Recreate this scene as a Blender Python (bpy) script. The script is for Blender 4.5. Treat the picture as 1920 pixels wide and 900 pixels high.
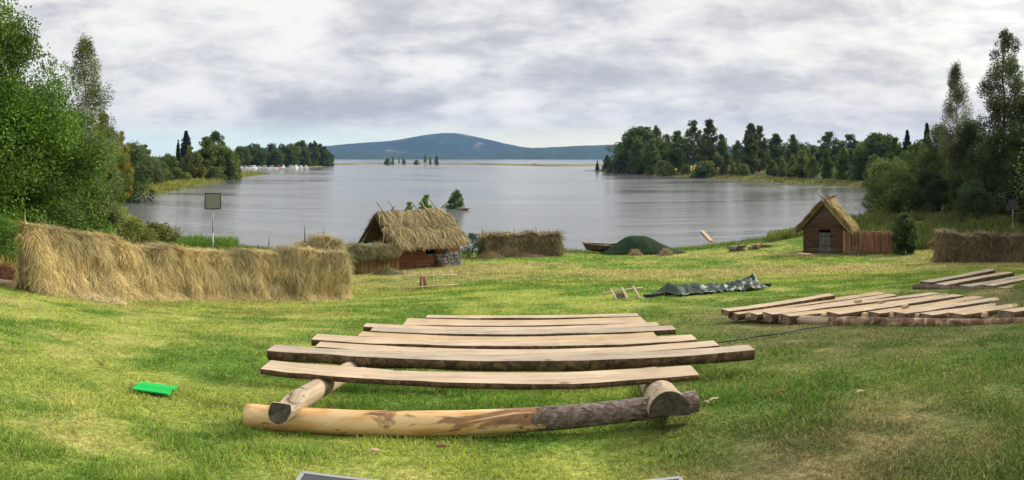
import bpy, math, random
import numpy as np
from mathutils import Vector

# ------------------------------------------------------------------ camera, sky, sun, exposure
for o in list(bpy.data.objects):
    bpy.data.objects.remove(o)
scene = bpy.context.scene
COL = scene.collection
EYE = 7.5                      # eye height over the water (m)
FPX = 1300.0                   # pixels per radian of the photograph (a swept panorama: cylindrical)
HOR = 297.0                    # row of the horizon
cam_data = bpy.data.cameras.new('camera')
cam = bpy.data.objects.new('camera', cam_data)
COL.objects.link(cam)
cam.location = (0, 0, EYE)
cam.rotation_euler = (math.radians(90), 0, 0)
cam_data.type = 'PANO'
cam_data.panorama_type = 'CENTRAL_CYLINDRICAL'
cam_data.central_cylindrical_range_u_min = -960 / FPX
cam_data.central_cylindrical_range_u_max = 960 / FPX
cam_data.central_cylindrical_range_v_min = -(900 - HOR) / FPX
cam_data.central_cylindrical_range_v_max = HOR / FPX
cam_data.central_cylindrical_radius = 1.0
cam_data.lens = 19.6
cam_data.clip_start = 0.05
cam_data.clip_end = 40000
scene.camera = cam

SUN_AZ, SUN_EL = 62.0, 27.0    # degrees right of the view axis, above the horizon
sun_data = bpy.data.lights.new('sun', 'SUN')
sun_data.energy = 4.2
sun_data.angle = math.radians(10)
sun_data.color = (1.0, 0.93, 0.80)
sun = bpy.data.objects.new('sun', sun_data)
COL.objects.link(sun)
_a, _e = math.radians(SUN_AZ), math.radians(SUN_EL)
SUND = Vector((math.sin(_a) * math.cos(_e), math.cos(_a) * math.cos(_e), math.sin(_e)))
sun.rotation_euler = (-SUND).to_track_quat('-Z', 'Y').to_euler()

vs = scene.view_settings
vs.view_transform = 'Standard'
vs.look = 'None'
vs.exposure = 0.12
vs.gamma = 1.0
vs.use_curve_mapping = False
scene.cycles.use_denoising = True
scene.cycles.max_bounces = 6
scene.cycles.diffuse_bounces = 3
scene.cycles.glossy_bounces = 3
scene.cycles.transmission_bounces = 3
scene.cycles.transparent_max_bounces = 8
scene.cycles.volume_bounces = 0
scene.cycles.caustics_reflective = False
scene.cycles.caustics_refractive = False
scene.cycles.sample_clamp_indirect = 6


class NT:
    """short hand for building node trees"""
    def __init__(s, tree):
        s.t = tree
        s.n = tree.nodes
        s.l = tree.links

    def put(s, sock, v):
        if v is None:
            return
        if hasattr(v, 'is_linked') or isinstance(v, bpy.types.NodeSocket):
            s.l.new(v, sock)
        else:
            if sock.type == 'RGBA' and len(v) == 3:
                v = (*v, 1)
            sock.default_value = v

    def math(s, op, a, b=None, clamp=False):
        n = s.n.new('ShaderNodeMath')
        n.operation = op
        n.use_clamp = clamp
        s.put(n.inputs[0], a)
        if b is not None:
            s.put(n.inputs[1], b)
        return n.outputs[0]

    def mix(s, f, a, b, mode='MIX'):
        n = s.n.new('ShaderNodeMix')
        n.data_type = 'RGBA'
        n.blend_type = mode
        s.put(n.inputs[0], f)
        s.put(n.inputs[6], a)
        s.put(n.inputs[7], b)
        return n.outputs[2]

    def ramp(s, f, stops, interp='LINEAR'):
        n = s.n.new('ShaderNodeValToRGB')
        r = n.color_ramp
        r.interpolation = interp
        while len(r.elements) < len(stops):
            r.elements.new(0.5)
        for e, (p, c) in zip(r.elements, stops):
            e.position = p
            e.color = (*c, 1) if not isinstance(c, (int, float)) else (c, c, c, 1)
        s.put(n.inputs[0], f)
        return n.outputs[0]

    def mapr(s, v, a, b, c=0.0, d=1.0, smooth=True):
        n = s.n.new('ShaderNodeMapRange')
        n.interpolation_type = 'SMOOTHSTEP' if smooth else 'LINEAR'
        s.put(n.inputs[0], v)
        for i, q in zip((1, 2, 3, 4), (a, b, c, d)):
            n.inputs[i].default_value = q
        return n.outputs[0]

    def noise(s, vec, scale, detail=4, rough=0.55, dist=0.0):
        n = s.n.new('ShaderNodeTexNoise')
        n.inputs['Scale'].default_value = scale
        n.inputs['Detail'].default_value = detail
        n.inputs['Roughness'].default_value = rough
        n.inputs['Distortion'].default_value = dist
        s.put(n.inputs['Vector'], vec)
        return n.outputs[0]

    def vmul(s, vec, m):
        n = s.n.new('ShaderNodeVectorMath')
        n.operation = 'MULTIPLY'
        s.put(n.inputs[0], vec)
        n.inputs[1].default_value = m
        return n.outputs[0]

    def vadd(s, vec, m):
        n = s.n.new('ShaderNodeVectorMath')
        n.operation = 'ADD'
        s.put(n.inputs[0], vec)
        s.put(n.inputs[1], m)
        return n.outputs[0]

    def comb(s, x, y, z):
        n = s.n.new('ShaderNodeCombineXYZ')
        for i, q in enumerate((x, y, z)):
            s.put(n.inputs[i], q)
        return n.outputs[0]

    def sep(s, v):
        n = s.n.new('ShaderNodeSeparateXYZ')
        s.put(n.inputs[0], v)
        return n.outputs


world = bpy.data.worlds.new('World')
scene.world = world
world.use_nodes = True
w = NT(world.node_tree)
w.n.clear()
wout = w.n.new('ShaderNodeOutputWorld')
bg = w.n.new('ShaderNodeBackground')
bg.inputs[1].default_value = 0.1
w.l.new(bg.outputs[0], wout.inputs[0])
sky = w.n.new('ShaderNodeTexSky')
sky.sky_type = 'NISHITA'
sky.sun_disc = False
sky.sun_elevation = math.radians(SUN_EL)
sky.sun_rotation = math.radians(SUN_AZ)
sky.altitude = 150
sky.air_density = 1.0
sky.dust_density = 2.0
tc = w.n.new('ShaderNodeTexCoord')
dx, dy, dz = w.sep(tc.outputs['Generated'])
zc = w.math('ADD', w.math('MAXIMUM', dz, 0.0), 0.20)
cp = w.comb(w.math('DIVIDE', dx, zc), w.math('DIVIDE', dy, zc), 0.37)
sp = w.vmul(tc.outputs['Generated'], (1.0, 1.0, 2.9))
n_big = w.noise(w.vmul(cp, (1.05, 1.25, 1)), 1.0, 3, 0.5, 0.5)
n_mid = w.noise(w.vadd(sp, (3.1, 7.7, 0)), 6.8, 8, 0.58, 0.35)
n_fine = w.noise(w.vadd(sp, (9.1, 1.7, 0)), 19.0, 5, 0.6, 0.5)
cl = w.math('ADD', w.math('MULTIPLY', n_big, 0.50), w.math('MULTIPLY', n_mid, 0.66))
cl = w.math('ADD', cl, w.math('MULTIPLY', n_fine, 0.26))
cl = w.math('SUBTRACT', cl, 0.196)
# the deck is thinner towards the left (north-west) and thicker straight ahead
cl = w.math('ADD', cl, w.mapr(dx, -0.75, -0.10, 0.085, 0.0))
cloud = w.ramp(cl, [(0.36, (0.50, 0.505, 0.53)), (0.445, (0.60, 0.60, 0.615)), (0.505, (0.72, 0.715, 0.71)),
                    (0.57, (0.845, 0.835, 0.81)), (0.66, (0.97, 0.945, 0.89))])
cloud = w.mix(w.mapr(dx, 0.0, 0.7, 0.0, 0.5), cloud, (1.0, 0.95, 0.86), 'MULTIPLY')
# pale clear strip low over the lake, cool on the left and creamy on the right
strip = w.mix(w.mapr(dx, -0.35, 0.10), (1.02, 1.18, 0.96), (1.22, 1.14, 0.78))
sfac = w.math('MULTIPLY', w.mapr(dz, 0.020, 0.062, 1.0, 0.0), w.mapr(dx, 0.10, 0.5, 0.88, 0.40))
cloud = w.mix(sfac, cloud, strip)
# a real overcast sky is brighter overhead, and brighter round the veiled sun
cosd = w.n.new('ShaderNodeVectorMath')
cosd.operation = 'DOT_PRODUCT'
w.l.new(tc.outputs['Generated'], cosd.inputs[0])
cosd.inputs[1].default_value = SUND
gain = w.math('ADD', w.mapr(dz, 0.24, 0.85, 1.0, 1.55), w.mapr(cosd.outputs['Value'], 0.80, 1.0, 0.0, 0.5))
cloud10 = w.mix(1.0, cloud, w.comb(w.math('MULTIPLY', gain, 10.0), w.math('MULTIPLY', gain, 10.0), w.math('MULTIPLY', gain, 10.0)), 'MULTIPLY')
w.put(bg.inputs[0], w.mix(0.93, sky.outputs[0], cloud10))

# ------------------------------------------------------------------ helpers
rng = np.random.default_rng(11)
random.seed(11)


def XY(px, d):
    t = (px - 960.0) / FPX
    return d * math.sin(t), d * math.cos(t)


def ZP(py, d):
    return EYE - d * (py - HOR) / FPX


def PT(px, py, d):
    x, y = XY(px, d)
    return np.array((x, y, ZP(py, d)))


def _hash(ix, iy, seed):
    h = (ix.astype(np.int64) * 374761393 + iy.astype(np.int64) * 668265263 + seed * 1442695041) & 0x7fffffff
    h = ((h ^ (h >> 13)) * 1274126177) & 0x7fffffff
    return ((h ^ (h >> 16)) & 0xffff) / 65535.0


def vnoise(x, y, seed=0):
    x = np.asarray(x, float)
    y = np.asarray(y, float)
    ix, iy = np.floor(x), np.floor(y)
    fx, fy = x - ix, y - iy
    fx = fx * fx * (3 - 2 * fx)
    fy = fy * fy * (3 - 2 * fy)
    a, b = _hash(ix, iy, seed), _hash(ix + 1, iy, seed)
    c, d = _hash(ix, iy + 1, seed), _hash(ix + 1, iy + 1, seed)
    return (a * (1 - fx) + b * fx) * (1 - fy) + (c * (1 - fx) + d * fx) * fy


def fbm(x, y, seed=0, octv=4, gain=0.5):
    s, a, t = 0.0, 1.0, 0.0
    for k in range(octv):
        s = s + a * vnoise(np.asarray(x) * 2 ** k + 17.3 * k, np.asarray(y) * 2 ** k - 9.1 * k, seed + k)
        t += a
        a *= gain
    return s / t


def sstep(a, b, x):
    t = np.clip((np.asarray(x, float) - a) / (b - a), 0, 1)
    return t * t * (3 - 2 * t)


def tag(o, label=None, cat=None, group=None, kind=None):
    if label:
        o['label'] = label
    if cat:
        o['category'] = cat
    if group:
        o['group'] = group
    if kind:
        o['kind'] = kind
    return o


def thing(name, base, label, cat, group=None, rz=0.0):
    o = bpy.data.objects.new(name, None)
    o.empty_display_size = 0.3
    COL.objects.link(o)
    o.location = base
    o.rotation_euler = (0, 0, rz)
    return tag(o, label, cat, group)


def np_mesh(name, V, faces, mats, midx=None, cols=None, smooth=False):
    """faces: list of (k, n) index arrays; midx: list of material indices (int or array) per block; cols: (nv, 3)"""
    me = bpy.data.meshes.new(name)
    V = np.asarray(V, np.float32)
    me.vertices.add(len(V))
    me.vertices.foreach_set('co', V.ravel())
    faces = [np.asarray(f, np.int32) for f in faces if len(f)]
    tot = np.concatenate([np.full(len(f), f.shape[1], np.int32) for f in faces])
    idx = np.concatenate([f.ravel() for f in faces])
    start = np.concatenate([[0], np.cumsum(tot)[:-1]]).astype(np.int32)
    me.loops.add(len(idx))
    me.polygons.add(len(tot))
    me.loops.foreach_set('vertex_index', idx)
    me.polygons.foreach_set('loop_start', start)
    me.polygons.foreach_set('loop_total', tot)
    if midx is not None:
        mi = np.concatenate([np.broadcast_to(np.asarray(m, np.int32), (len(f),)) for m, f in zip(midx, faces)])
        me.polygons.foreach_set('material_index', mi.astype(np.int32))
    if smooth is True:
        me.polygons.foreach_set('use_smooth', np.ones(len(tot), bool))
    elif smooth is not False:
        sm = np.concatenate([np.broadcast_to(np.asarray(m, bool), (len(f),)) for m, f in zip(smooth, faces)])
        me.polygons.foreach_set('use_smooth', sm)
    for m in mats:
        me.materials.append(m)
    me.update(calc_edges=True)
    if cols is not None:
        ca = me.color_attributes.new('Col', 'FLOAT_COLOR', 'POINT')
        c4 = np.ones((len(V), 4), np.float32)
        c4[:, :3] = cols
        ca.data.foreach_set('color', c4.ravel())
    return me


def link(name, me, parent=None, loc=(0, 0, 0)):
    o = bpy.data.objects.new(name, me)
    COL.objects.link(o)
    o.parent = parent
    o.location = loc
    return o


def unit(v):
    v = np.asarray(v, float)
    return v / (np.linalg.norm(v) + 1e-12)


def frame(d):
    d = unit(d)
    up = np.array((0, 0, 1.0)) if abs(d[2]) < 0.95 else np.array((1.0, 0, 0))
    s = unit(np.cross(d, up))
    return d, s, np.cross(s, d)


class B:
    """collects shapes and links them as one mesh object"""
    def __init__(s):
        s.V, s.F, s.M, s.S, s.C = [], [], [], [], []
        s.nv = 0

    def add(s, V, faces, m=0, smooth=False, col=None):
        V = np.asarray(V, float)
        for f in faces:
            f = np.asarray(f, np.int64)
            if len(f):
                s.F.append(f + s.nv)
                s.M.append(m)
                s.S.append(smooth)
        s.V.append(V)
        c = np.ones((len(V), 3)) if col is None else np.broadcast_to(np.asarray(col, float), (len(V), 3))
        s.C.append(c)
        s.nv += len(V)

    def box(s, c, ax, half, m=0, col=None, taper=1.0):
        """oriented box: centre, three axes (rows), half sizes"""
        ax = np.asarray(ax, float)
        pts = []
        for i in (-1, 1):
            for j in (-1, 1):
                for k in (-1, 1):
                    q = taper if k > 0 else 1.0
                    pts.append(np.asarray(c, float) + ax[0] * i * half[0] * q + ax[1] * j * half[1] * q + ax[2] * k * half[2])
        s.add(pts, [np.array([[0, 1, 3, 2], [4, 6, 7, 5], [0, 4, 5, 1], [2, 3, 7, 6], [0, 2, 6, 4], [1, 5, 7, 3]])], m, False, col)

    def abox(s, lo, hi, m=0, col=None):
        lo, hi = np.asarray(lo, float), np.asarray(hi, float)
        s.box((lo + hi) / 2, np.eye(3), (hi - lo) / 2, m, col)

    def bar(s, a, b, wd, th, m=0, up=(0, 0, 1)):
        """rectangular bar from a to b"""
        a, b = np.asarray(a, float), np.asarray(b, float)
        d = unit(b - a)
        sd = unit(np.cross(d, up))
        u = np.cross(sd, d)
        s.box((a + b) / 2, (d, sd, u), (np.linalg.norm(b - a) / 2, wd / 2, th / 2), m)

    def tube(s, path, rad, sides=10, m=0, mcap=None, jitter=0.0, squash=None, smooth=True, seed=0, col=None):
        path = np.asarray(path, float)
        n = len(path)
        rad = np.broadcast_to(np.asarray(rad, float), (n,))
        ang = np.linspace(0, 2 * np.pi, sides, endpoint=False)
        V = []
        for i in range(n):
            d = path[min(i + 1, n - 1)] - path[max(i - 1, 0)]
            _, sd, u = frame(d)
            r = rad[i] * np.ones(sides)
            if jitter:
                r = r * (1 + jitter * (fbm(np.cos(ang) * 1.3 + i * 0.37 + seed, np.sin(ang) * 1.3 + seed * 3.1, seed, 3) - 0.5) * 2)
            q = 1.0 if squash is None else squash
            V.append(path[i] + np.cos(ang)[:, None] * r[:, None] * sd + np.sin(ang)[:, None] * r[:, None] * u * q)
        V = np.concatenate(V)
        i = np.arange(n - 1)[:, None] * sides
        k = np.arange(sides)[None, :]
        k2 = (k + 1) % sides
        quads = np.stack([i + k, i + k2, i + sides + k2, i + sides + k], -1).reshape(-1, 4)
        s.add(V, [quads], m, smooth, col)
        e = s.nv - len(V)
        caps = np.stack([np.arange(sides)[::-1], (n - 1) * sides + np.arange(sides)])
        s.F.append(caps + e)
        s.M.append(m if mcap is None else mcap)
        s.S.append(False)


    def build(s, name, mats, parent=None, base=(0, 0, 0), label=None, color=True):
        base = np.asarray(base, float)
        me = np_mesh(name, np.concatenate(s.V) - base, s.F, mats if isinstance(mats, (list, tuple)) else [mats], s.M,
                     np.concatenate(s.C) if color else None, s.S)
        o = link(name, me, parent, (0, 0, 0) if parent else tuple(base))
        if label:
            o['label'] = label
        return o


def strands(P, T, N, L, Wd, cols, bend=0.25, seg=3, r=None):
    """ribbons starting at P, running along T (unit), lying on a surface of normal N; arrays. Returns V, F, C"""
    n = len(P)
    r = r or rng
    S = np.cross(T, N)
    S /= np.linalg.norm(S, axis=1)[:, None] + 1e-9
    bx = (r.random(n) - 0.5) * 2 * bend
    bz = (r.random(n) - 0.3) * bend
    V = np.empty((n, seg + 1, 2, 3))
    for k in range(seg + 1):
        t = k / seg
        c = P + T * (L * t)[:, None] + S * (bx * L * t * t)[:, None] + N * (bz * L * t * (1 - t) * 1.6)[:, None]
        wk = Wd * (1 - 0.6 * t)
        tw = S * np.cos(0.9 * bx * t * 3)[:, None] + N * np.sin(0.9 * bx * t * 3)[:, None]
        V[:, k, 0] = c - tw * wk[:, None] / 2
        V[:, k, 1] = c + tw * wk[:, None] / 2
    base = np.arange(n)[:, None] * (seg + 1) * 2
    F = []
    for k in range(seg):
        o = base + 2 * k
        F.append(np.concatenate([o, o + 1, o + 3, o + 2], 1))
    C = np.repeat(np.asarray(cols), (seg + 1) * 2, axis=0)
    return V.reshape(-1, 3), np.concatenate(F), C


# ------------------------------------------------------------------ materials
def new_mat(name):
    m = bpy.data.materials.new(name)
    m.use_nodes = True
    t = NT(m.node_tree)
    t.n.clear()
    out = t.n.new('ShaderNodeOutputMaterial')
    return m, t, out


def attr(t, name='Col'):
    n = t.n.new('ShaderNodeAttribute')
    n.attribute_name = name
    return n.outputs['Color']


def bsdf(t, out, col, rough=0.8, spec=0.3, metal=0.0, bump=None, bstr=0.4, bdist=0.02):
    p = t.n.new('ShaderNodeBsdfPrincipled')
    t.put(p.inputs['Base Color'], col)
    t.put(p.inputs['Roughness'], rough)
    p.inputs['Specular IOR Level'].default_value = spec
    p.inputs['Metallic'].default_value = metal
    if bump is not None:
        b = t.n.new('ShaderNodeBump')
        b.inputs['Strength'].default_value = bstr
        b.inputs['Distance'].default_value = bdist
        t.put(b.inputs['Height'], bump)
        t.l.new(b.outputs[0], p.inputs['Normal'])
    t.l.new(p.outputs[0], out.inputs[0])
    return p


def objco(t):
    n = t.n.new('ShaderNodeTexCoord')
    return n.outputs['Object']


def mat_plain(name, col, rough=0.7, spec=0.3, metal=0.0, var=0.25, scale=6.0):
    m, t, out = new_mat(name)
    nz = t.noise(objco(t), scale, 5)
    c = t.mix(1.0, col, t.ramp(nz, [(0.3, 1 - var), (0.7, 1 + var)]), 'MULTIPLY')
    bsdf(t, out, c, rough, spec, metal, nz, 0.25, 0.01)
    return m


def mat_vcol(name, rough=0.85, spec=0.15, trans=0.0, nscale=0.0, objtint=False):
    """colour straight from the per-strand / per-leaf attribute, with some light let through"""
    m, t, out = new_mat(name)
    c = attr(t)
    if objtint:
        oi = t.n.new('ShaderNodeObjectInfo')
        c = t.mix(1.0, c, oi.outputs['Color'], 'MULTIPLY')
    if nscale:
        g = t.n.new('ShaderNodeNewGeometry')
        c = t.mix(1.0, c, t.ramp(t.noise(g.outputs['Position'], nscale, 4), [(0.3, 0.72), (0.7, 1.28)]), 'MULTIPLY')
    p = bsdf(t, out, c, rough, spec)
    if trans:
        tr = t.n.new('ShaderNodeBsdfTranslucent')
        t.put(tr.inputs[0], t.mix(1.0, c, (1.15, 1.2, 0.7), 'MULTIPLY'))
        mx = t.n.new('ShaderNodeMixShader')
        mx.inputs[0].default_value = trans
        t.l.new(p.outputs[0], mx.inputs[1])
        t.l.new(tr.outputs[0], mx.inputs[2])
        t.l.new(mx.outputs[0], out.inputs[0])
    return m


def mat_wood(name, c1, c2, c3, scale=1.0, axis=0, rough=0.8, knots=True):
    """sawn or weathered wood: grain runs along the given object axis"""
    m, t, out = new_mat(name)
    st = [22.0, 22.0, 22.0]
    st[axis] = 1.1
    co = objco(t)
    g = t.noise(t.vmul(co, tuple(q * scale for q in st)), 1.0, 6, 0.6, 0.6)
    big = t.noise(co, 1.7 * scale, 4)
    c = t.ramp(g, [(0.28, c1), (0.5, c2), (0.72, c3)])
    c = t.mix(1.0, c, t.ramp(big, [(0.3, 0.78), (0.7, 1.16)]), 'MULTIPLY')
    # weather stains and drying cracks along the grain
    stn = t.noise(t.vmul(co, tuple((0.9 if q == axis else 7.0) * scale for q in range(3))), 1.0, 5, 0.6, 0.8)
    c = t.mix(t.mapr(stn, 0.54, 0.72, 0.0, 0.55), c, (c1[0] * 0.62, c1[1] * 0.66, c1[2] * 0.74))
    crk = t.noise(t.vmul(co, tuple((0.7 if q == axis else 46.0) * scale for q in range(3))), 1.0, 3, 0.5, 0.25)
    c = t.mix(t.mapr(crk, 0.655, 0.70, 0.0, 0.75), c, (c1[0] * 0.28, c1[1] * 0.25, c1[2] * 0.22))
    if knots:
        v = t.n.new('ShaderNodeTexVoronoi')
        sv = [5.0, 5.0, 5.0]
        sv[axis] = 2.2
        t.put(v.inputs['Vector'], t.vmul(co, tuple(q * scale for q in sv)))
        v.inputs['Scale'].default_value = 1.0
        k = t.mapr(v.outputs['Distance'], 0.06, 0.16, 0.8, 0.0)
        c = t.mix(k, c, (c1[0] * 0.45, c1[1] * 0.38, c1[2] * 0.32))
    bsdf(t, out, c, rough, 0.2, 0, g, 0.35, 0.01)
    return m


def mat_bark(name, c1, c2, c3, scale=1.0):
    m, t, out = new_mat(name)
    co = objco(t)
    v = t.noise(co, 9.0 * scale, 8, 0.65, 0.8)
    v2 = t.noise(co, 1.6 * scale, 4, 0.5, 0.5)
    c = t.ramp(v, [(0.33, c1), (0.5, c2), (0.68, c3)])
    c = t.mix(1.0, c, t.ramp(v2, [(0.3, 0.7), (0.7, 1.25)]), 'MULTIPLY')
    bsdf(t, out, c, 0.9, 0.15, 0, v, 0.9, 0.03)
    return m


M = {}
M['leaf'] = mat_vcol('leaf', 0.6, 0.25, 0.30, 0, True)
M['trunk'] = mat_bark('tree_bark', (0.035, 0.028, 0.02), (0.09, 0.07, 0.05), (0.17, 0.14, 0.11), 0.6)
M['birch_bark'] = mat_bark('birch_bark', (0.10, 0.09, 0.08), (0.42, 0.40, 0.36), (0.62, 0.60, 0.55), 0.5)
M['straw'] = mat_vcol('straw', 0.75, 0.2, 0.15)
M['blade'] = mat_vcol('grass_blade', 0.6, 0.2, 0.30)
M['weed'] = mat_vcol('weed_leaf', 0.65, 0.2, 0.28)
M['sawn'] = mat_wood('sawn_spruce', (0.42, 0.305, 0.195), (0.54, 0.415, 0.285), (0.64, 0.515, 0.38))
M['sawn_grey'] = mat_wood('greyed_spruce', (0.30, 0.245, 0.185), (0.44, 0.36, 0.27), (0.54, 0.46, 0.36))
M['sawn_warm'] = mat_wood('fresh_pine', (0.40, 0.28, 0.15), (0.52, 0.38, 0.22), (0.62, 0.48, 0.31))
M['waney'] = mat_bark('waney_edge', (0.035, 0.022, 0.014), (0.105, 0.068, 0.040), (0.24, 0.155, 0.085), 1.0)
M['endgrain'] = mat_bark('end_grain', (0.10, 0.075, 0.05), (0.19, 0.14, 0.095), (0.29, 0.22, 0.15), 1.6)
M['enddark'] = mat_bark('weathered_end', (0.035, 0.03, 0.024), (0.075, 0.062, 0.047), (0.13, 0.105, 0.078), 1.6)
M['bark'] = mat_bark('spruce_bark', (0.04, 0.028, 0.022), (0.12, 0.085, 0.068), (0.24, 0.18, 0.15), 1.8)
M['pole'] = mat_wood('weathered_pole', (0.20, 0.14, 0.085), (0.31, 0.23, 0.145), (0.42, 0.33, 0.22), 1.0, 2, knots=False)
M['darkpole'] = mat_wood('dark_pole', (0.07, 0.045, 0.03), (0.13, 0.085, 0.055), (0.22, 0.15, 0.10), 1.0, 2, knots=False)
M['palepole'] = mat_wood('peeled_pole', (0.46, 0.36, 0.22), (0.58, 0.47, 0.31), (0.68, 0.58, 0.41), 1.0, 2, knots=False)
M['steel'] = mat_plain('galvanised_steel', (0.36, 0.38, 0.38), 0.5, 0.5, 0.4, 0.1)
M['black'] = mat_plain('black_metal', (0.02, 0.021, 0.022), 0.6, 0.3)
# ------------------------------------------------------------------ terrain
CP = []          # control points of the near ground: x, y, drop below the eye


def cpt(px, d, drop):
    CP.append((*XY(px, d), drop))


cpt(960, 0.01, 1.50)
for px in (250, 960, 1700):
    cpt(px, 3, 1.96 if px > 500 else 1.9)
for d, q in ((6, 2.34), (9, 2.74), (12, 3.13), (16, 3.63), (20, 4.14), (24, 4.65), (29, 5.3), (34, 5.78), (39, 6.17), (46, 6.55), (51, 6.93), (54, 7.3)):
    cpt(960, d, q)
for px, d, q in ((300, 8, 2.60), (300, 15, 3.55), (300, 22.5, 4.62), (300, 30, 5.3), (300, 45, 6.5), (300, 56, 7.0),
                 (60, 12, 2.85), (60, 19.4, 3.74), (60, 28, 4.5), (60, 42, 6.0), (60, 70, 7.0), (-250, 20, 3.1), (-300, 45, 5.0), (-300, 90, 6.4),
                 (640, 12, 3.16), (640, 26.8, 5.45), (640, 40, 6.3), (640, 51, 7.0), (470, 25, 5.1), (470, 51, 6.9),
                 (1300, 8, 2.55), (1300, 12, 3.02), (1300, 21, 4.2), (1300, 30, 5.35), (1300, 42, 6.35), (1300, 53, 7.1),
                 (1600, 8, 2.42), (1600, 13, 3.14), (1600, 21, 4.0), (1600, 31, 5.25), (1545, 50, 6.82), (1500, 60, 7.1),
                 (1850, 7, 2.25), (1850, 12.3, 2.96), (1800, 19, 3.52), (1850, 28, 4.75), (1760, 41, 6.08), (1920, 41, 6.15), (1660, 50, 6.85),
                 (1720, 72, 7.0), (1900, 76, 7.0), (1640, 82, 7.1), (2200, 20, 3.2), (2200, 45, 5.6), (2200, 90, 6.3)):
    cpt(px, d, q)
CP = np.array(CP)


def _tps(r2):
    return 0.5 * r2 * np.log(np.maximum(r2, 1e-9))


_n = len(CP)
_K = _tps(((CP[:, None, :2] - CP[None, :, :2]) ** 2).sum(-1)) + np.eye(_n) * 6.0
_A = np.zeros((_n + 3, _n + 3))
_A[:_n, :_n] = _K
_A[:_n, _n] = 1
_A[:_n, _n + 1:] = CP[:, :2]
_A[_n:, :_n] = _A[:_n, _n:].T
_w = np.linalg.solve(_A, np.concatenate([CP[:, 2], np.zeros(3)]))

LAKE = [XY(px, d) for px, d in (
    (150, 128), (222, 112), (262, 82), (330, 65), (440, 57.5), (560, 54.5), (700, 53.5), (860, 54), (1000, 54.2), (1100, 54.3), (1200, 55.2), (1290, 57.5),
    (1400, 62.5), (1500, 70), (1560, 79), (1640, 92), (1668, 112), (1655, 150), (1615, 178), (1560, 190), (1500, 204), (1400, 237), (1300, 272),
    (1200, 330), (1135, 385), (1112, 412), (1135, 450), (1185, 640), (1250, 1100), (1400, 2300), (1500, 4900), (1100, 5100), (960, 5200), (800, 5100), (560, 4900),
    (480, 2300), (590, 960), (628, 735), (606, 600), (560, 520), (500, 490), (452, 478), (446, 440), (466, 390), (500, 338), (468, 290), (430, 245), (395, 206),
    (340, 170), (285, 148), (235, 140))]
LAKE = np.array(LAKE)


def shore(x, y):
    """signed distance to the lake shore, positive on land"""
    x = np.asarray(x, float)
    y = np.asarray(y, float)
    best = np.full(x.shape, 1e18)
    inside = np.zeros(x.shape, bool)
    n = len(LAKE)
    for i in range(n):
        ax, ay = LAKE[i]
        bx, by = LAKE[(i + 1) % n]
        ex, ey = bx - ax, by - ay
        t = np.clip(((x - ax) * ex + (y - ay) * ey) / (ex * ex + ey * ey), 0, 1)
        best = np.minimum(best, (x - ax - t * ex) ** 2 + (y - ay - t * ey) ** 2)
        c = ((ay > y) != (by > y))
        xi = ax + (y - ay) / (by - ay + 1e-12) * ex
        inside ^= c & (x < xi)
    s = np.sqrt(best)
    return np.where(inside, -s, s)


def gz_full(x, y):
    x = np.atleast_1d(np.asarray(x, float))
    y = np.atleast_1d(np.asarray(y, float))
    r = np.hypot(x, y)
    sd = shore(x, y)
    wob = (fbm(x / 9.0, y / 9.0, 5, 3) - 0.5) * np.clip(r / 60, 0.3, 8) * 1.6
    sdw = sd + wob
    drop = np.full(x.shape, 7.0)
    near = r < 160
    if near.any():
        xn, yn = x[near], y[near]
        acc = _w[_n] + _w[_n + 1] * xn + _w[_n + 2] * yn
        for k in range(_n):
            acc = acc + _w[k] * _tps((xn - CP[k, 0]) ** 2 + (yn - CP[k, 1]) ** 2)
        drop[near] = acc
    zn = EYE - drop
    zn = np.clip(zn, 0.25, 9.0)
    far = 0.35 + 0.10 * np.sqrt(np.maximum(sdw, 0)) + 0.016 * np.clip(sdw, 0, 900)
    k = sstep(85, 125, r)
    z = zn * (1 - k) + far * k
    w_in = np.clip(1.6 * r / 60, 1.0, 8.0)
    z = z * sstep(-0.25, 1.0, sdw / w_in) - 0.9 * sstep(0.1, -1.2, sdw / w_in)
    z = np.where(sdw < -w_in * 1.2, -0.9, z)
    # small bumps of a trodden meadow
    z = z + np.where(sdw > 0, (fbm(x / 2.6, y / 2.6, 21, 3) - 0.5) * 0.07 * sstep(-0.2, 2, sdw), 0)
    return z, sdw


def gz(x, y):
    return float(gz_full(x, y)[0][0])


def G(px, d, up=0.0):
    x, y = XY(px, d)
    return np.array((x, y, gz(x, y) + up))


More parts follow.
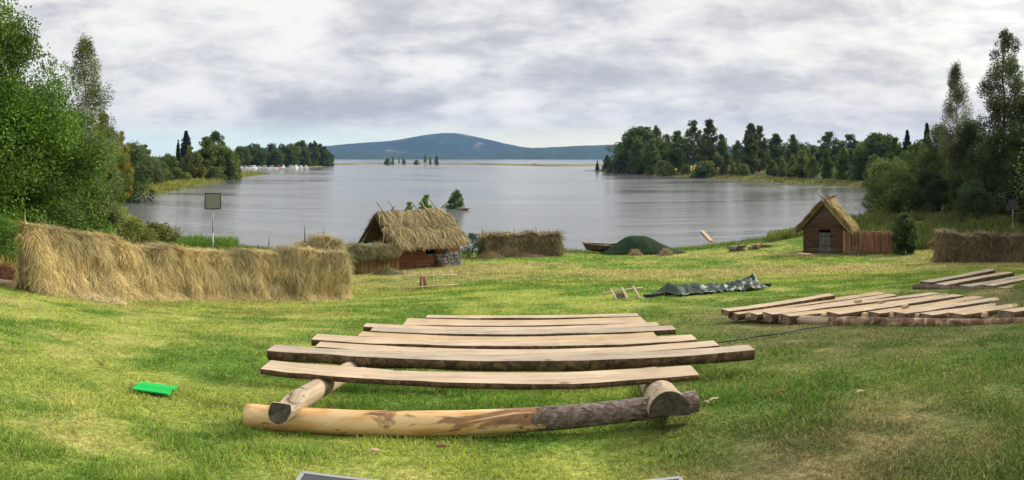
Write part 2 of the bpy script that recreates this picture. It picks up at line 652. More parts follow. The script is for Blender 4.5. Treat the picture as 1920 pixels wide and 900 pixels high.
def meadow(x, y):
    """colour of the mown meadow: lush, yellowish and dry straw patches, shade painted in on the right (linear albedo)"""
    x = np.asarray(x, float)
    y = np.asarray(y, float)
    th = np.arctan2(x, y)
    r = np.hypot(x, y)
    lush = np.array((0.142, 0.245, 0.040))
    yel = np.array((0.325, 0.365, 0.085))
    dry = np.array((0.400, 0.325, 0.150))
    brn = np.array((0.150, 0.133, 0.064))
    a = fbm(x / 3.1, y / 2.2, 31, 5, 0.6)
    b = fbm(x / 1.1 + 40, y / 1.1, 33, 4, 0.65)
    c = fbm(x / 6.0 - 11, y / 3.2 + 5, 37, 4, 0.55)
    left = sstep(0.10, -0.55, th)
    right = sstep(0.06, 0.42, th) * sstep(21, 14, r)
    f_yel = np.clip((a - 0.42) * 3.2 + (b - 0.5) * 2.6 + 0.10 + 0.52 * left, 0, 1)
    col = lush + (yel - lush) * f_yel[..., None]
    # trodden, browner ground by the right-hand benches, darkened to paint in shade
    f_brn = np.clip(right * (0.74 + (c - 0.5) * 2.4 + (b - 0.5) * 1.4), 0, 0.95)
    shade_green = np.array((0.085, 0.135, 0.036))  # dark green that puts shade into the right-hand grass colour
    col = col + (shade_green - col) * (right * 0.60)[..., None]
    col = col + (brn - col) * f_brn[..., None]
    # rows of dry mown straw on the left slope
    u = (x * 0.42 + y * 0.91)
    row = fbm(u / 0.8 + (c - 0.5) * 2.5, (x * 0.91 - y * 0.42) / 8.0, 41, 3)
    f_row = np.clip((row - 0.55) * 5.0, 0, 1) * left * sstep(7.5, 11, r) * 0.62
    # hay raked along the foot of the long rack and the dry level down by the huts
    f_low = np.clip((c - 0.44) * 4.5 + (b - 0.5) * 1.6 + 0.35, 0, 1) * sstep(27, 35, r) * sstep(56, 47, r) * 0.80
    f_mid = np.clip((b - 0.58) * 4.0 + (c - 0.5) * 1.6, 0, 1) * 0.45
    f_dry = np.maximum.reduce([f_row, f_low, f_mid])
    col = col + (dry - col) * f_dry[..., None]
    return np.clip(col * (0.80 + 0.40 * b)[..., None], 0.01, 0.6)


th_f = np.radians(np.arange(-46.5, 46.6, 0.135))
th_b = np.radians(np.arange(50, 311, 4.0))
th_all = np.concatenate([th_f, th_b])
r_all = np.concatenate([[0.02], np.geomspace(0.5, 64, 190), np.geomspace(65.5, 1300, 210), np.geomspace(1380, 8400, 18)])
TT, RR = np.meshgrid(th_all, r_all)
gx, gy = RR * np.sin(TT), RR * np.cos(TT)
zz, sdw = gz_full(gx.ravel(), gy.ravel())
gV = np.stack([gx.ravel(), gy.ravel(), zz], 1)
nt_, nr_ = len(th_all), len(r_all)
i = np.arange(nr_ - 1)[:, None] * nt_
k = np.arange(nt_)[None, :]
k2 = (k + 1) % nt_
gF = np.stack([i + k, i + nt_ + k, i + nt_ + k2, i + k2], -1).reshape(-1, 4)
rr_, tt_ = RR.ravel(), TT.ravel()
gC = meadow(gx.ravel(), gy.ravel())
# rough bank grass by the shore, reed edge, forest floor and the ripe field on the far right
bankc = np.array((0.13, 0.165, 0.04)) * (0.7 + 0.7 * fbm(gx.ravel() / 2.2, gy.ravel() / 2.2, 51, 4))[:, None]
reedc = np.array((0.17, 0.17, 0.055)) * (0.6 + 0.8 * fbm(gx.ravel() / 12, gy.ravel() / 5, 53, 4))[:, None]
kb = sstep(57, 66, rr_)
kb = np.maximum(kb, sstep(1.8, 0.6, sdw) * (rr_ > 40))
gC = gC * (1 - kb[:, None]) + bankc * kb[:, None]
kr = sstep(110, 140, rr_) * sstep(14, 9, sdw)
gC = gC * (1 - kr[:, None]) + reedc * kr[:, None]
forest = sstep(110, 140, rr_) * sstep(9, 16, sdw)
gC = gC * (1 - forest[:, None]) + np.array((0.05, 0.065, 0.02)) * forest[:, None]
fieldm = sstep(290, 310, rr_) * sstep(620, 560, rr_) * sstep(0.19, 0.215, tt_) * sstep(0.42, 0.395, tt_) * sstep(26, 34, sdw)
gC = gC * (1 - fieldm[:, None]) + np.array((0.55, 0.37, 0.11)) * fieldm[:, None]
mudm = sstep(0.25, -0.2, sdw)
gC = gC * (1 - mudm[:, None]) + np.array((0.03, 0.028, 0.02)) * mudm[:, None]

m, t, out = new_mat('meadow_ground')
geo = t.n.new('ShaderNodeNewGeometry')
pos = geo.outputs['Position']
f1 = t.noise(pos, 13.0, 6, 0.65)
f2 = t.noise(pos, 2.3, 5, 0.6)
f3 = t.noise(pos, 55.0, 3, 0.6)
c = t.mix(1.0, attr(t), t.ramp(f1, [(0.3, (0.42, 0.47, 0.38)), (0.52, (1, 1, 1)), (0.72, (1.6, 1.5, 1.4))]), 'MULTIPLY')
c = t.mix(1.0, c, t.ramp(f2, [(0.32, (0.72, 0.82, 0.66)), (0.68, (1.25, 1.17, 1.2))]), 'MULTIPLY')
c = t.mix(1.0, c, t.ramp(f3, [(0.3, 0.75), (0.7, 1.25)]), 'MULTIPLY')
bsdf(t, out, c, 0.95, 0.08, 0, t.math('ADD', f1, t.math('MULTIPLY', f3, 0.5)), 0.7, 0.05)
M['ground'] = m
ground = link('ground', np_mesh('ground', gV, [gF], [M['ground']], None, gC, True))
tag(ground, kind='structure')

# ------------------------------------------------------------------ lake
m, t, out = new_mat('lake_water')
geo = t.n.new('ShaderNodeNewGeometry')
pos = geo.outputs['Position']
r1 = t.noise(t.vmul(pos, (0.55, 1.7, 1)), 1.0, 5, 0.62, 0.4)
r2 = t.noise(t.vmul(pos, (0.05, 0.16, 1)), 1.0, 4, 0.6, 0.3)
gust = t.noise(t.vmul(pos, (0.011, 0.035, 1)), 1.0, 4, 0.6, 0.6)
h = t.math('MULTIPLY', t.math('ADD', t.math('MULTIPLY', r1, 0.36), r2), t.mapr(gust, 0.36, 0.64, 0.55, 1.3))
p = bsdf(t, out, (0.150, 0.155, 0.150), t.ramp(gust, [(0.35, 0.06), (0.65, 0.20)]), 0.5, 0, h, 1.0, 0.13)
p.inputs['IOR'].default_value = 1.333
M['water'] = m
r_w = np.concatenate([[30.0], np.geomspace(40, 8400, 40)])
th_w = np.radians(np.arange(0, 360, 3.0))
TT2, RR2 = np.meshgrid(th_w, r_w)
wV = np.stack([(RR2 * np.sin(TT2)).ravel(), (RR2 * np.cos(TT2)).ravel(), np.zeros(TT2.size)], 1)
n2, m2 = len(th_w), len(r_w)
i = np.arange(m2 - 1)[:, None] * n2
k = np.arange(n2)[None, :]
wF = np.stack([i + k, i + n2 + k, i + n2 + (k + 1) % n2, i + (k + 1) % n2], -1).reshape(-1, 4)
lake = link('lake_water', np_mesh('lake_water', wV, [wF], [M['water']], None, None, True))
tag(lake, kind='structure')


# ------------------------------------------------------------------ hills over the lake
def hill(name, ridge, d0, d1, depth, seed, rough, col_fn, nth=320, nr=70):
    ridge = np.array(ridge, float)
    th = np.linspace((ridge[0, 0] - 960) / FPX, (ridge[-1, 0] - 960) / FPX, nth)
    el = np.interp(th, (ridge[:, 0] - 960) / FPX, (HOR - ridge[:, 1]) / FPX)
    el = np.convolve(np.pad(el, 3, 'edge'), np.ones(7) / 7, 'valid')
    u = np.linspace(0, 1.22, nr)
    T, U = np.meshgrid(th, u)
    D = d0 + U * (d1 - d0)
    Hr = np.interp(T, th, el) * d1 + EYE
    prof = np.where(U <= 1, np.sin(np.clip(U, 0, 1) * np.pi / 2) ** 1.35, np.cos(np.clip(U - 1, 0, 1) * np.pi / 2) ** 1.5)
    x, y = D * np.sin(T), D * np.cos(T)
    nz = (fbm(x / 420, y / 420, seed, 5, 0.55) - 0.5)
    tree = (fbm(x / 26, y / 34, seed + 9, 3, 0.7) - 0.5)
    z = -2 + (Hr + 2) * prof + nz * rough * np.sin(np.clip(U, 0, 1) * np.pi) + tree * 9.0 * sstep(0.0, 0.04, U)
    V = np.stack([x.ravel(), y.ravel(), z.ravel()], 1)
    i = np.arange(nr - 1)[:, None] * nth
    k = np.arange(nth - 1)[None, :]
    F = np.stack([i + k, i + k + 1, i + nth + k + 1, i + nth + k], -1).reshape(-1, 4)
    o = link(name, np_mesh(name, V, [F], [M['hillside']], None, col_fn(x.ravel(), y.ravel(), U.ravel()), True))
    return tag(o, kind='structure')


m, t, out = new_mat('hillside_forest')
geo = t.n.new('ShaderNodeNewGeometry')
f1 = t.noise(geo.outputs['Position'], 0.035, 5, 0.7)
bsdf(t, out, t.mix(1.0, attr(t), t.ramp(f1, [(0.35, 0.5), (0.65, 1.5)]), 'MULTIPLY'), 0.95, 0.05)
M['hillside'] = m


def far_col(x, y, u):
    c = np.array((0.026, 0.052, 0.028)) * (0.6 + 0.8 * fbm(x / 300, y / 300, 61, 4))[:, None]
    clear = np.clip((fbm(x / 160, y / 240, 67, 3) - 0.70) * 12, 0, 1) * (u > 0.25)
    return c + (np.array((0.17, 0.16, 0.12)) - c) * clear[:, None]


def near_col(x, y, u):
    return np.array((0.036, 0.066, 0.024)) * (0.5 + 1.0 * fbm(x / 160, y / 160, 71, 4))[:, None]


hill('mountain', [(440, 279), (560, 277), (615, 274), (660, 270.5), (705, 266.5), (740, 263.5), (760, 260), (780, 256.5), (800, 253.5), (830, 250.5), (856, 250.5), (876, 254), (895, 258),
                  (920, 263), (945, 269.5), (970, 274.5), (1000, 278), (1050, 281), (1120, 284), (1300, 288)], 5600, 7600, 0, 81, 60, far_col)
hill('forested_hill', [(845, 297.5), (880, 292), (915, 287), (950, 282.5), (1000, 278), (1050, 276), (1100, 273.5), (1150, 271.5), (1200, 270.5), (1280, 272), (1400, 276), (1560, 280)],
     4900, 6200, 0, 91, 30, near_col)
hill('forested_shore', [(420, 284), (560, 283), (640, 284), (700, 285.5), (760, 286.5), (820, 289), (870, 292), (930, 297)], 5000, 5900, 0, 97, 18, near_col)

# reed-grown bar across the lake
bx_, by_ = [], []
bar_pts = [(615, 760), (700, 860), (800, 850), (900, 800), (980, 700), (1040, 650), (1120, 690), (1240, 800)]
bu = np.linspace(0, len(bar_pts) - 1, 260)
bpx = np.interp(bu, range(len(bar_pts)), [q[0] for q in bar_pts])
bd = np.interp(bu, range(len(bar_pts)), [q[1] for q in bar_pts])
bwid = 55 + 70 * fbm(bu * 2.3, bu * 0 + 3, 5, 3)
vv = np.linspace(0, 1, 9)
V = []
for q in range(260):
    for s_ in vv:
        dd = bd[q] + bwid[q] * (s_ + 0.25 * (fbm(bu[q] * 9, s_ * 2.0, 8, 2) - 0.5))
        xx, yy = XY(bpx[q], dd)
        V.append((xx, yy, -0.3 + 2.0 * math.sin(math.pi * s_) ** 0.5 * (0.75 + 0.5 * float(fbm(bu[q] * 20, s_ * 3, 3, 2)))))
V = np.array(V)
i = np.arange(259)[:, None] * 9
k = np.arange(8)[None, :]
F = np.stack([i + k, i + 9 + k, i + 10 + k, i + 1 + k], -1).reshape(-1, 4)
cc = np.array((0.22, 0.18, 0.075)) * (0.55 + 0.9 * fbm(V[:, 0] / 14, V[:, 1] / 30, 9, 3))[:, None]
tag(link('reed_bank', np_mesh('reed_bank', V, [F], [M['straw']], None, cc, True)), kind='structure')

# ------------------------------------------------------------------ air
m, t, out = new_mat('haze_air')
pv = t.n.new('ShaderNodeVolumePrincipled')
pv.inputs['Color'].default_value = (0.25, 0.45, 0.95, 1)
pv.inputs['Density'].default_value = 0.00006
pv.inputs['Density Attribute'].default_value = ''
if 'Color Attribute' in pv.inputs:
    pv.inputs['Color Attribute'].default_value = ''
if 'Temperature Attribute' in pv.inputs:
    pv.inputs['Temperature Attribute'].default_value = ''
pv.inputs['Anisotropy'].default_value = 0.2
t.l.new(pv.outputs[0], out.inputs['Volume'])
b = B()
b.abox((-8500, -2500, -3), (8500, 8500, 310))
hz = b.build('haze', m, color=False)
tag(hz, kind='stuff')
# ------------------------------------------------------------------ log benches
def half_log(name, a, bpt, wd, th, seed, label, group, top='sawn', side='waney', end='endgrain', round_=0.5, cat='bench plank', bevel_end=0.0, taper=0.0, wane=0.16):
    """a sawn half log: a, bpt = middle of the top face at its two ends; flat top, barky rounded underside"""
    a, bpt = np.asarray(a, float), np.asarray(bpt, float)
    L = np.linalg.norm(bpt - a)
    d = unit(bpt - a)
    sd = unit(np.cross(d, (0, 0, 1)))
    up = np.cross(sd, d)
    n = max(int(L / 0.09), 12)
    u = np.linspace(0, 1, n)
    half = wd / 2 * (1 + taper * (u - 0.5))
    bowz = 0.010 * np.sin(u * np.pi) * (1 if seed % 2 else -1) * L / 4
    bowy = 0.014 * np.sin(u * np.pi * 1.3 + seed) * L / 4
    eL = wane * wd * ((fbm(u * L * 1.3, u * 0 + seed, seed, 4) - 0.5) * 1.7 + (vnoise(u * L * 9, u * 0 + seed, seed + 1) - 0.5) * 0.28)
    eR = wane * wd * (fbm(u * L * 1.3, u * 0 + seed + 50, seed + 3, 4) - 0.5) * 1.5
    tb = th * (1 + 0.30 * (fbm(u * L * 0.9, u * 0 + 9 + seed, seed + 5, 3) - 0.5))
    nprof = 9
    ang = np.linspace(0, np.pi, nprof)
    V = []
    for q in range(n):
        hl, hr = half[q] + eL[q], half[q] + eR[q]
        c = np.array([L * u[q], bowy[q], bowz[q]])
        e = 0.0
        if q == 0:
            e = -0.012
        row = [c + (0, -hl, 0.0), c + (0, -hl * 0.5, 0.004), c + (0, hr * 0.5, 0.003), c + (0, hr, 0.0)]
        for g in range(1, nprof - 1):
            ca, sa = math.cos(ang[g]), math.sin(ang[g])
            ex = abs(ca) ** (1 - round_) * np.sign(ca)
            jn = 1 + 0.10 * (float(vnoise(u[q] * L * 3.1, g * 1.7 + seed, seed)) - 0.5)
            yy = ex * (hr if ex > 0 else hl) * (1.0 + 0.06 * math.sin(ang[g])) * jn
            row.append(c + (0, yy, -tb[q] * sa ** 0.7 * jn))
        V.extend(row)
    V = np.array(V)
    kk = 4 + nprof - 2
    if bevel_end:
        x = V[:, 0]
        V[:, 0] = np.where(x > L * 0.5, x - bevel_end * np.clip((x - L + 0.3) / 0.3, 0, 1) * (-V[:, 2] / th), x)
    i = np.arange(n - 1)[:, None] * kk
    kt = np.arange(3)[None, :]
    ks = np.arange(3, kk)[None, :]
    ks2 = (ks + 1) % kk
    topf = np.stack([i + kt, i + kk + kt, i + kk + kt + 1, i + kt + 1], -1).reshape(-1, 4)
    sidf = np.stack([i + ks, i + kk + ks, i + kk + ks2, i + ks2], -1).reshape(-1, 4)
    caps = np.stack([np.arange(kk), (n - 1) * kk + np.arange(kk)[::-1]])
    me = np_mesh(name, V, [topf, sidf, caps], [M[top], M[side], M[end]], [0, 1, 2], None, [False, True, False])
    o = link(name, me)
    o.matrix_world = Matrix(((d[0], sd[0] * -1, up[0], a[0]), (d[1], sd[1] * -1, up[1], a[1]), (d[2], sd[2] * -1, up[2], a[2]), (0, 0, 0, 1)))
    return tag(o, label, cat, group)


from mathutils import Matrix


def log_mesh(name, a, bpt, r, seed, mats, label, cat, group=None, sides=22, taper=0.0, split=None, cut=None, jit=0.10, knob=0.0, half=False):
    """a whole log from a to bpt lying along object X; split = (fraction, second material) for a barked length"""
    a, bpt = np.asarray(a, float), np.asarray(bpt, float)
    L = np.linalg.norm(bpt - a)
    d = unit(bpt - a)
    sd = unit(np.cross((0, 0, 1), d))
    up = np.cross(d, sd)
    n = max(int(L / 0.06), 10)
    u = np.linspace(0, 1, n)
    ang = np.linspace(0, 2 * np.pi, sides, endpoint=False)
    V = np.empty((n, sides, 3))
    for q in range(n):
        rr = r * (1 + taper * (u[q] - 0.5)) * (1 + jit * (fbm(np.cos(ang) * 1.1 + u[q] * L * 0.9, np.sin(ang) * 1.1 + seed * 1.7, seed, 4) - 0.5))
        if split is not None and u[q] > split:
            rr = rr * 1.05 + 0.016 * (fbm(np.cos(ang) * 4 + u[q] * L * 9, np.sin(ang) * 4, seed + 7, 2) - 0.4)
        bow = 0.008 * L / 4 * math.sin(u[q] * math.pi * 1.4 + seed)
        V[q, :, 0] = u[q] * L
        V[q, :, 1] = np.cos(ang) * rr + bow
        zz_ = np.sin(ang) * rr
        if half:
            zz_ = np.maximum(zz_, -0.12 * r)
        V[q, :, 2] = zz_
    if cut:
        V = cut(V, L)
    i = np.arange(n - 1)[:, None] * sides
    k = np.arange(sides)[None, :]
    F = np.stack([i + k, i + sides + k, i + sides + (k + 1) % sides, i + (k + 1) % sides], -1)
    # ends
    caps = np.stack([np.arange(sides), (n - 1) * sides + np.arange(sides)[::-1]])
    if split is None:
        me = np_mesh(name, V.reshape(-1, 3), [F.reshape(-1, 4), caps], mats, [0, 1], None, [True, False])
    else:
        ns = int(split * (n - 1))
        me = np_mesh(name, V.reshape(-1, 3), [F[:ns].reshape(-1, 4), F[ns:].reshape(-1, 4), caps], mats, [0, 2, 1], None, [True, True, False])
    o = link(name, me)
    o.matrix_world = Matrix(((d[0], sd[0], up[0], a[0]), (d[1], sd[1], up[1], a[1]), (d[2], sd[2], up[2], a[2]), (0, 0, 0, 1)))
    return tag(o, label, cat, group)


# peeled front log with a barked right third: patchy orange wood
m, t, out = new_mat('peeled_log')
co = objco(t)
g1 = t.noise(t.vmul(co, (2.0, 11, 11)), 1.0, 6, 0.62, 0.8)
g2 = t.noise(t.vmul(co, (1.3, 5.0, 5.0)), 1.0, 5, 0.6, 1.2)
g3 = t.noise(t.vmul(co, (5.0, 16.0, 16.0)), 1.0, 5, 0.6, 0.5)
xx = t.sep(co)[0]
c = t.ramp(g1, [(0.3, (0.48, 0.23, 0.075)), (0.46, (0.70, 0.42, 0.175)), (0.64, (0.76, 0.56, 0.32))])
bast = t.math('ADD', g2, t.mapr(xx, 1.0, 2.6, -0.02, 0.10))
c = t.mix(t.mapr(bast, 0.565, 0.66, 0.0, 0.9), c, t.ramp(g3, [(0.35, (0.085, 0.045, 0.028)), (0.65, (0.30, 0.165, 0.085))]))
c = t.mix(t.mapr(g3, 0.63, 0.75, 0.0, 0.85), c, (0.15, 0.07, 0.035))
bk = t.noise(t.vmul(co, (14, 22, 22)), 1.0, 7, 0.68, 1.0)
bk2 = t.noise(t.vmul(co, (3, 7, 7)), 1.0, 5, 0.6, 0.8)
barkc = t.ramp(bk, [(0.36, (0.045, 0.032, 0.028)), (0.50, (0.17, 0.125, 0.105)), (0.66, (0.34, 0.275, 0.24))])
mask = t.mapr(t.math('ADD', xx, t.math('MULTIPLY', t.math('SUBTRACT', bk2, 0.5), 1.1)), 2.43, 2.46)
lost = t.mapr(bk2, 0.63, 0.67)
mask = t.math('MULTIPLY', mask, t.math('SUBTRACT', 1.0, t.math('MULTIPLY', lost, 0.85)))
c = t.mix(mask, c, barkc)
bsdf(t, out, c, 0.75, 0.22, 0, t.math('ADD', t.math('MULTIPLY', g1, 0.25), t.math('MULTIPLY', t.math('ADD', bk, 0.8), mask)), 0.9, 0.02)
M['peeled'] = m

m, t, out = new_mat('weathered_log')
co = objco(t)
g1 = t.noise(t.vmul(co, (1.6, 16, 16)), 1.0, 6, 0.6, 0.6)
g2 = t.noise(co, 6.0, 5, 0.6, 0.6)
c = t.ramp(g1, [(0.3, (0.26, 0.19, 0.125)), (0.5, (0.42, 0.33, 0.225)), (0.7, (0.52, 0.43, 0.31))])
c = t.mix(t.mapr(g2, 0.60, 0.70), c, (0.14, 0.10, 0.065))
bsdf(t, out, c, 0.8, 0.2, 0, g1, 0.5, 0.012)
M['oldlog'] = m
M['logred'] = mat_bark('half_barked_log', (0.05, 0.03, 0.02), (0.19, 0.115, 0.072), (0.50, 0.36, 0.24), 0.55)

GB = 'log benches in the centre rows'
A0, SL = 1.22, 0.135          # plank tops lie on a line falling away from the viewer: drop = A0 + SL * d


def row_plank(k, pl, yl_t, pr, yf, wd, th, seed, label, top, extra=0.0, **kw):
    """plank across the view: px of left and right end, row of its front top edge in the middle"""
    yq = (yf - HOR) / FPX
    d = A0 / (yq - SL)
    z = EYE - d * yq + extra
    # a straight plank nearly square to the axis (px 985): slight yaw
    tl, tr = (pl - 960) / FPX, (pr - 960) / FPX
    yaw = kw.pop('yaw', 0.0)
    dirv = np.array((math.cos(yaw), math.sin(yaw)))

    def hit(tt):
        # (0, d) + s*dir on ray tt
        s_ = d * math.sin(tt) / (dirv[0] * math.cos(tt) - dirv[1] * math.sin(tt))
        return np.array((0, d)) + s_ * dirv
    pa, pb = hit(tl), hit(tr)
    nrm = np.array((-dirv[1], dirv[0])) * wd / 2
    return half_log('bench_plank', (*(pa + nrm), z), (*(pb + nrm), z), wd, th, seed, label, GB, top, **kw)


rows = [
    (489, 1311, 718.5, 0.33, 0.068, 'sawn', 'front plank of the centre benches, pale with a dark waney edge, nearest the front log', dict(round_=0.75)),
    (501, 1416, 680, 0.25, 0.135, 'sawn_grey', 'longest and thickest centre bench plank, its barky grey end jutting furthest right', dict(round_=0.35)),
    (590, 1348, 664.5, 0.25, 0.085, 'sawn', 'third centre bench plank from the front, thin waney edge, just behind the longest one', dict(round_=0.7)),
    (583, 1307, 650.5, 0.29, 0.10, 'sawn', 'fourth centre bench plank from the front with a dark notched left end', dict(round_=0.7)),
    (671, 1231, 638, 0.25, 0.085, 'sawn_warm', 'fifth centre bench plank from the front with a fresh yellow edge at its left end', dict(round_=0.7)),
    (694, 1268, 627.5, 0.25, 0.085, 'sawn_grey', 'sixth centre bench plank from the front, greyer, its dark end jutting right', dict(round_=0.6)),
    (681, 1237, 619, 0.25, 0.085, 'sawn', 'seventh centre bench plank from the front, left end reaching past the row behind', dict(round_=0.7)),
    (757, 1212, 611.5, 0.25, 0.08, 'sawn', 'eighth centre bench plank from the front, third from the back', dict(round_=0.7)),
    (761, 1206, 605, 0.24, 0.085, 'sawn_warm', 'ninth centre bench plank from the front, second from the back', dict(round_=0.7)),
    (799, 1198, 597.5, 0.23, 0.08, 'sawn', 'rearmost and shortest plank of the centre bench rows', dict(round_=0.7)),
]
for k, (pl, pr, yf, wd, th, top, label, kw) in enumerate(rows):
    row_plank(k, pl, None, pr, yf, wd, th, 100 + k * 7, label, top, 0.0, yaw=(0.0, 0.004, 0.01, 0.012, 0.004, 0.0, 0.012, 0.01, 0.006, 0.01)[k], **kw)


def cut_left(V, L):
    # notch sawn across the upper side near the front end, raked end cut
    V = V.copy()
    x, z = V[..., 0], V[..., 2]
    V[..., 2] = np.where((x > 0.12) & (x < 0.42), np.minimum(z, -0.02 + (x - 0.12) * 0.30), z)
    V[..., 2] = np.where(x <= 0.12, np.minimum(V[..., 2], 0.055), V[..., 2])
    V[..., 0] = np.where(x < 0.05, x + 0.05 * (V[..., 2] / 0.1), V[..., 0])
    return V


def rail(pxa, pya, da, pxb, db, r, seed, label, cut, up=0.0, half=False, dropb=None):
    a = PT(pxa, pya, da)
    xb, yb = XY(pxb, db)
    bp = np.array((xb, yb, EYE - dropb)) if dropb else np.array((xb, yb, EYE - (A0 + SL * db) - 0.09 - (0 if half else r) - (0.15 if half else 0)))
    return log_mesh('support_rail', a, bp, r, seed, [M['oldlog'], M['enddark']], label, 'log', 'rails under the centre benches', cut=cut, taper=-0.1, half=half, sides=30)


rail(521, 770, 5.70, 792, 13.1, 0.092, 5, 'left support rail under the centre benches with a sawn notch at its front end', cut_left)
rail(1257, 775, 5.66, 1212, 9.0, 0.165, 9, 'right support rail, thick half round log with a dark split end, under the centre benches', None, half=True, dropb=2.80)

# front sleeper log
fa = PT(462, 779, 6.10)
fb = PT(1306, 753, 6.10)
log_mesh('front_log', fa, fb, 0.098, 3, [M['peeled'], M['sawn_warm']], 'peeled orange log lying in front of the benches, its right part still in bark', 'log', None,
         sides=40, taper=-0.12, split=None)

# ------------------------------------------------------------------ benches on the right, turned towards the stage
GR = 'planks of the front right benches'
BETA = math.radians(20)
RD = np.array((math.cos(BETA), math.sin(BETA)))


def hit_ray(p, dirv, th_):
    s_ = (p[1] * math.sin(th_) - p[0] * math.cos(th_)) / (dirv[0] * math.cos(th_) - dirv[1] * math.sin(th_))
    return p + s_ * dirv


def side_plank(pl, yl, d, pr, yr, wd, th, seed, label, group, top='sawn', dirv=RD, **kw):
    p = np.array(XY(pl, d))
    q = hit_ray(p, dirv, (pr - 960) / FPX)
    dq = np.hypot(*q)
    nrm = np.array((-dirv[1], dirv[0])) * wd / 2
    return half_log('bench_plank', (*(p + nrm), ZP(yl, d)), (*(q + nrm), ZP(yr, dq)), wd, th, seed, label, group, top, **kw)


right_rows = [
    (1367, 583.5, 13.5, 1567, 553.5, 0.26, 0.10, 'sawn', 'far left plank of the front right benches, nearest the crumpled tarpaulin'),
    (1383, 589, 13.45, 1663, 550, 0.30, 0.15, 'sawn_warm', 'second plank from the left of the front right benches, square pale left end'),
    (1420, 590, 13.35, 1682, 553, 0.27, 0.13, 'sawn', 'third plank from the left of the front right benches, narrow with a dark end'),
    (1448, 589.5, 13.25, 1763, 550, 0.28, 0.17, 'sawn', 'fourth plank from the left of the front right benches, reddish rounded end'),
    (1482, 593, 13.15, 1790, 552, 0.30, 0.16, 'sawn_warm', 'fifth plank from the left of the front right benches, low with a broad waney edge'),
    (1572, 589, 13.05, 1807, 554, 0.32, 0.16, 'sawn', 'sixth plank from the left of the front right benches, with a flat broad top'),
    (1650, 588, 12.95, 1845, 557, 0.30, 0.15, 'sawn_warm', 'seventh plank from the left of the front right benches, beside the deepest half log'),
    (1698, 588.5, 12.8, 2010, 541, 0.32, 0.28, 'sawn', 'deepest half log of the front right benches with a loose wooden block on its end'),
    (1745, 590.5, 12.65, 2010, 549, 0.30, 0.15, 'sawn', 'third plank from the right edge of the front right benches, thin pale edge'),
    (1805, 590, 12.5, 2030, 556, 0.32, 0.17, 'sawn_warm', 'second plank from the right edge of the front right benches, cracked waney edge'),
    (1902, 585, 12.35, 2050, 562, 0.34, 0.19, 'sawn', 'rightmost plank of the front right benches, thick dark end at the picture edge'),
]
for k, (pl, yl, d, pr, yr, wd, th, top, label) in enumerate(right_rows):
    side_plank(pl, yl, d, pr, yr, wd, th, 300 + 11 * k, label, GR, top, round_=0.55)

# base logs under their left ends
log_mesh('base_log', PT(1399, 593.5, 13.65), PT(1560, 602, 13.2), 0.085, 21, [M['oldlog'], M['endgrain']], 'grey log half hidden under the left planks of the front right benches', 'log', 'base logs of the right benches', sides=24)
log_mesh('base_log', PT(1557, 602.5, 13.12), PT(2010, 604, 12.1), 0.10, 23, [M['logred'], M['endgrain']], 'long barky brown log carrying the right planks of the front right benches', 'log', 'base logs of the right benches', sides=30, jit=0.34)
# little wedges between log and planks
chocks = [(1409, 590, 13.55), (1437, 591, 13.45), (1467, 592, 13.4), (1545, 592, 13.25), (1622, 590, 13.1), (1674, 590, 13.0), (1722, 592, 12.85), (1783, 591, 12.7), (1846, 590, 12.55), (1885, 589, 12.5)]
names = ['under the second plank from the left', 'between the third and fourth planks from the left', 'right of the reddish rounded end', 'between the fifth and sixth planks from the left',
         'between the sixth and seventh planks from the left', 'left of the deepest half log', 'just right of the deepest half log', 'left of the cracked waney plank', 'right of the cracked waney plank',
         'left of the thick plank at the picture edge']
for (px, py, d), nm in zip(chocks, names):
    b = B()
    c0 = PT(px, py, d)
    ang = BETA + random.uniform(-0.3, 0.3)
    ax = np.array(((math.cos(ang), math.sin(ang), 0), (-math.sin(ang), math.cos(ang), 0), (0, 0, 1)))
    b.box(c0, ax, (0.055, 0.05, 0.035), 0, None, 0.92)
    o = b.build('wooden_wedge', M['sawn_warm'], None, c0, None, False)
    tag(o, 'pale wooden wedge on the base log ' + nm, 'wedge', 'wedges under the front right benches')
for (px, py, d, nm) in ((1697, 575.5, 12.95, 'yellow wooden block lying on the deepest half log of the right benches'), (1609, 565, 14.1, 'small pale block lying on a plank near the left of the right benches'),
                        (1652, 566, 13.9, 'small pale block lying on a plank in the middle of the right benches')):
    b = B()
    c0 = PT(px, py, d)
    ax = np.array(((RD[0], RD[1], 0), (-RD[1], RD[0], 0), (0, 0, 1)))
    b.box(c0, ax, (0.08, 0.035, 0.03), 0, None, 0.95)
    tag(b.build('wood_block', M['sawn_warm'], None, c0, None, False), nm, 'wood block')

# rear right group
GQ = 'planks of the rear right benches'
BETA2 = math.radians(24)
RD2 = np.array((math.cos(BETA2), math.sin(BETA2)))
back_rows = [
    (1743, 529, 19.4, 1868, 506, 0.34, 0.22, 'sawn_grey', 'leftmost plank of the rear right benches, thick and yellowish at its near end'),
    (1772, 534.5, 19.0, 1903, 511, 0.36, 0.20, 'sawn', 'second plank from the left of the rear right benches'),
    (1818, 537, 18.5, 1960, 511, 0.32, 0.18, 'sawn_grey', 'middle plank of the rear right benches, narrow and dark ended'),
    (1862, 536, 18.1, 1990, 512, 0.32, 0.18, 'sawn', 'second plank from the right of the rear right benches'),
    (1890, 541, 17.7, 2010, 517, 0.32, 0.14, 'sawn_grey', 'rightmost plank of the rear right benches, low behind the front planks'),
]
for k, (pl, yl, d, pr, yr, wd, th, top, label) in enumerate(back_rows):
    side_plank(pl, yl, d, pr, yr, wd, th, 500 + 13 * k, label, GQ, top, RD2, round_=0.45)
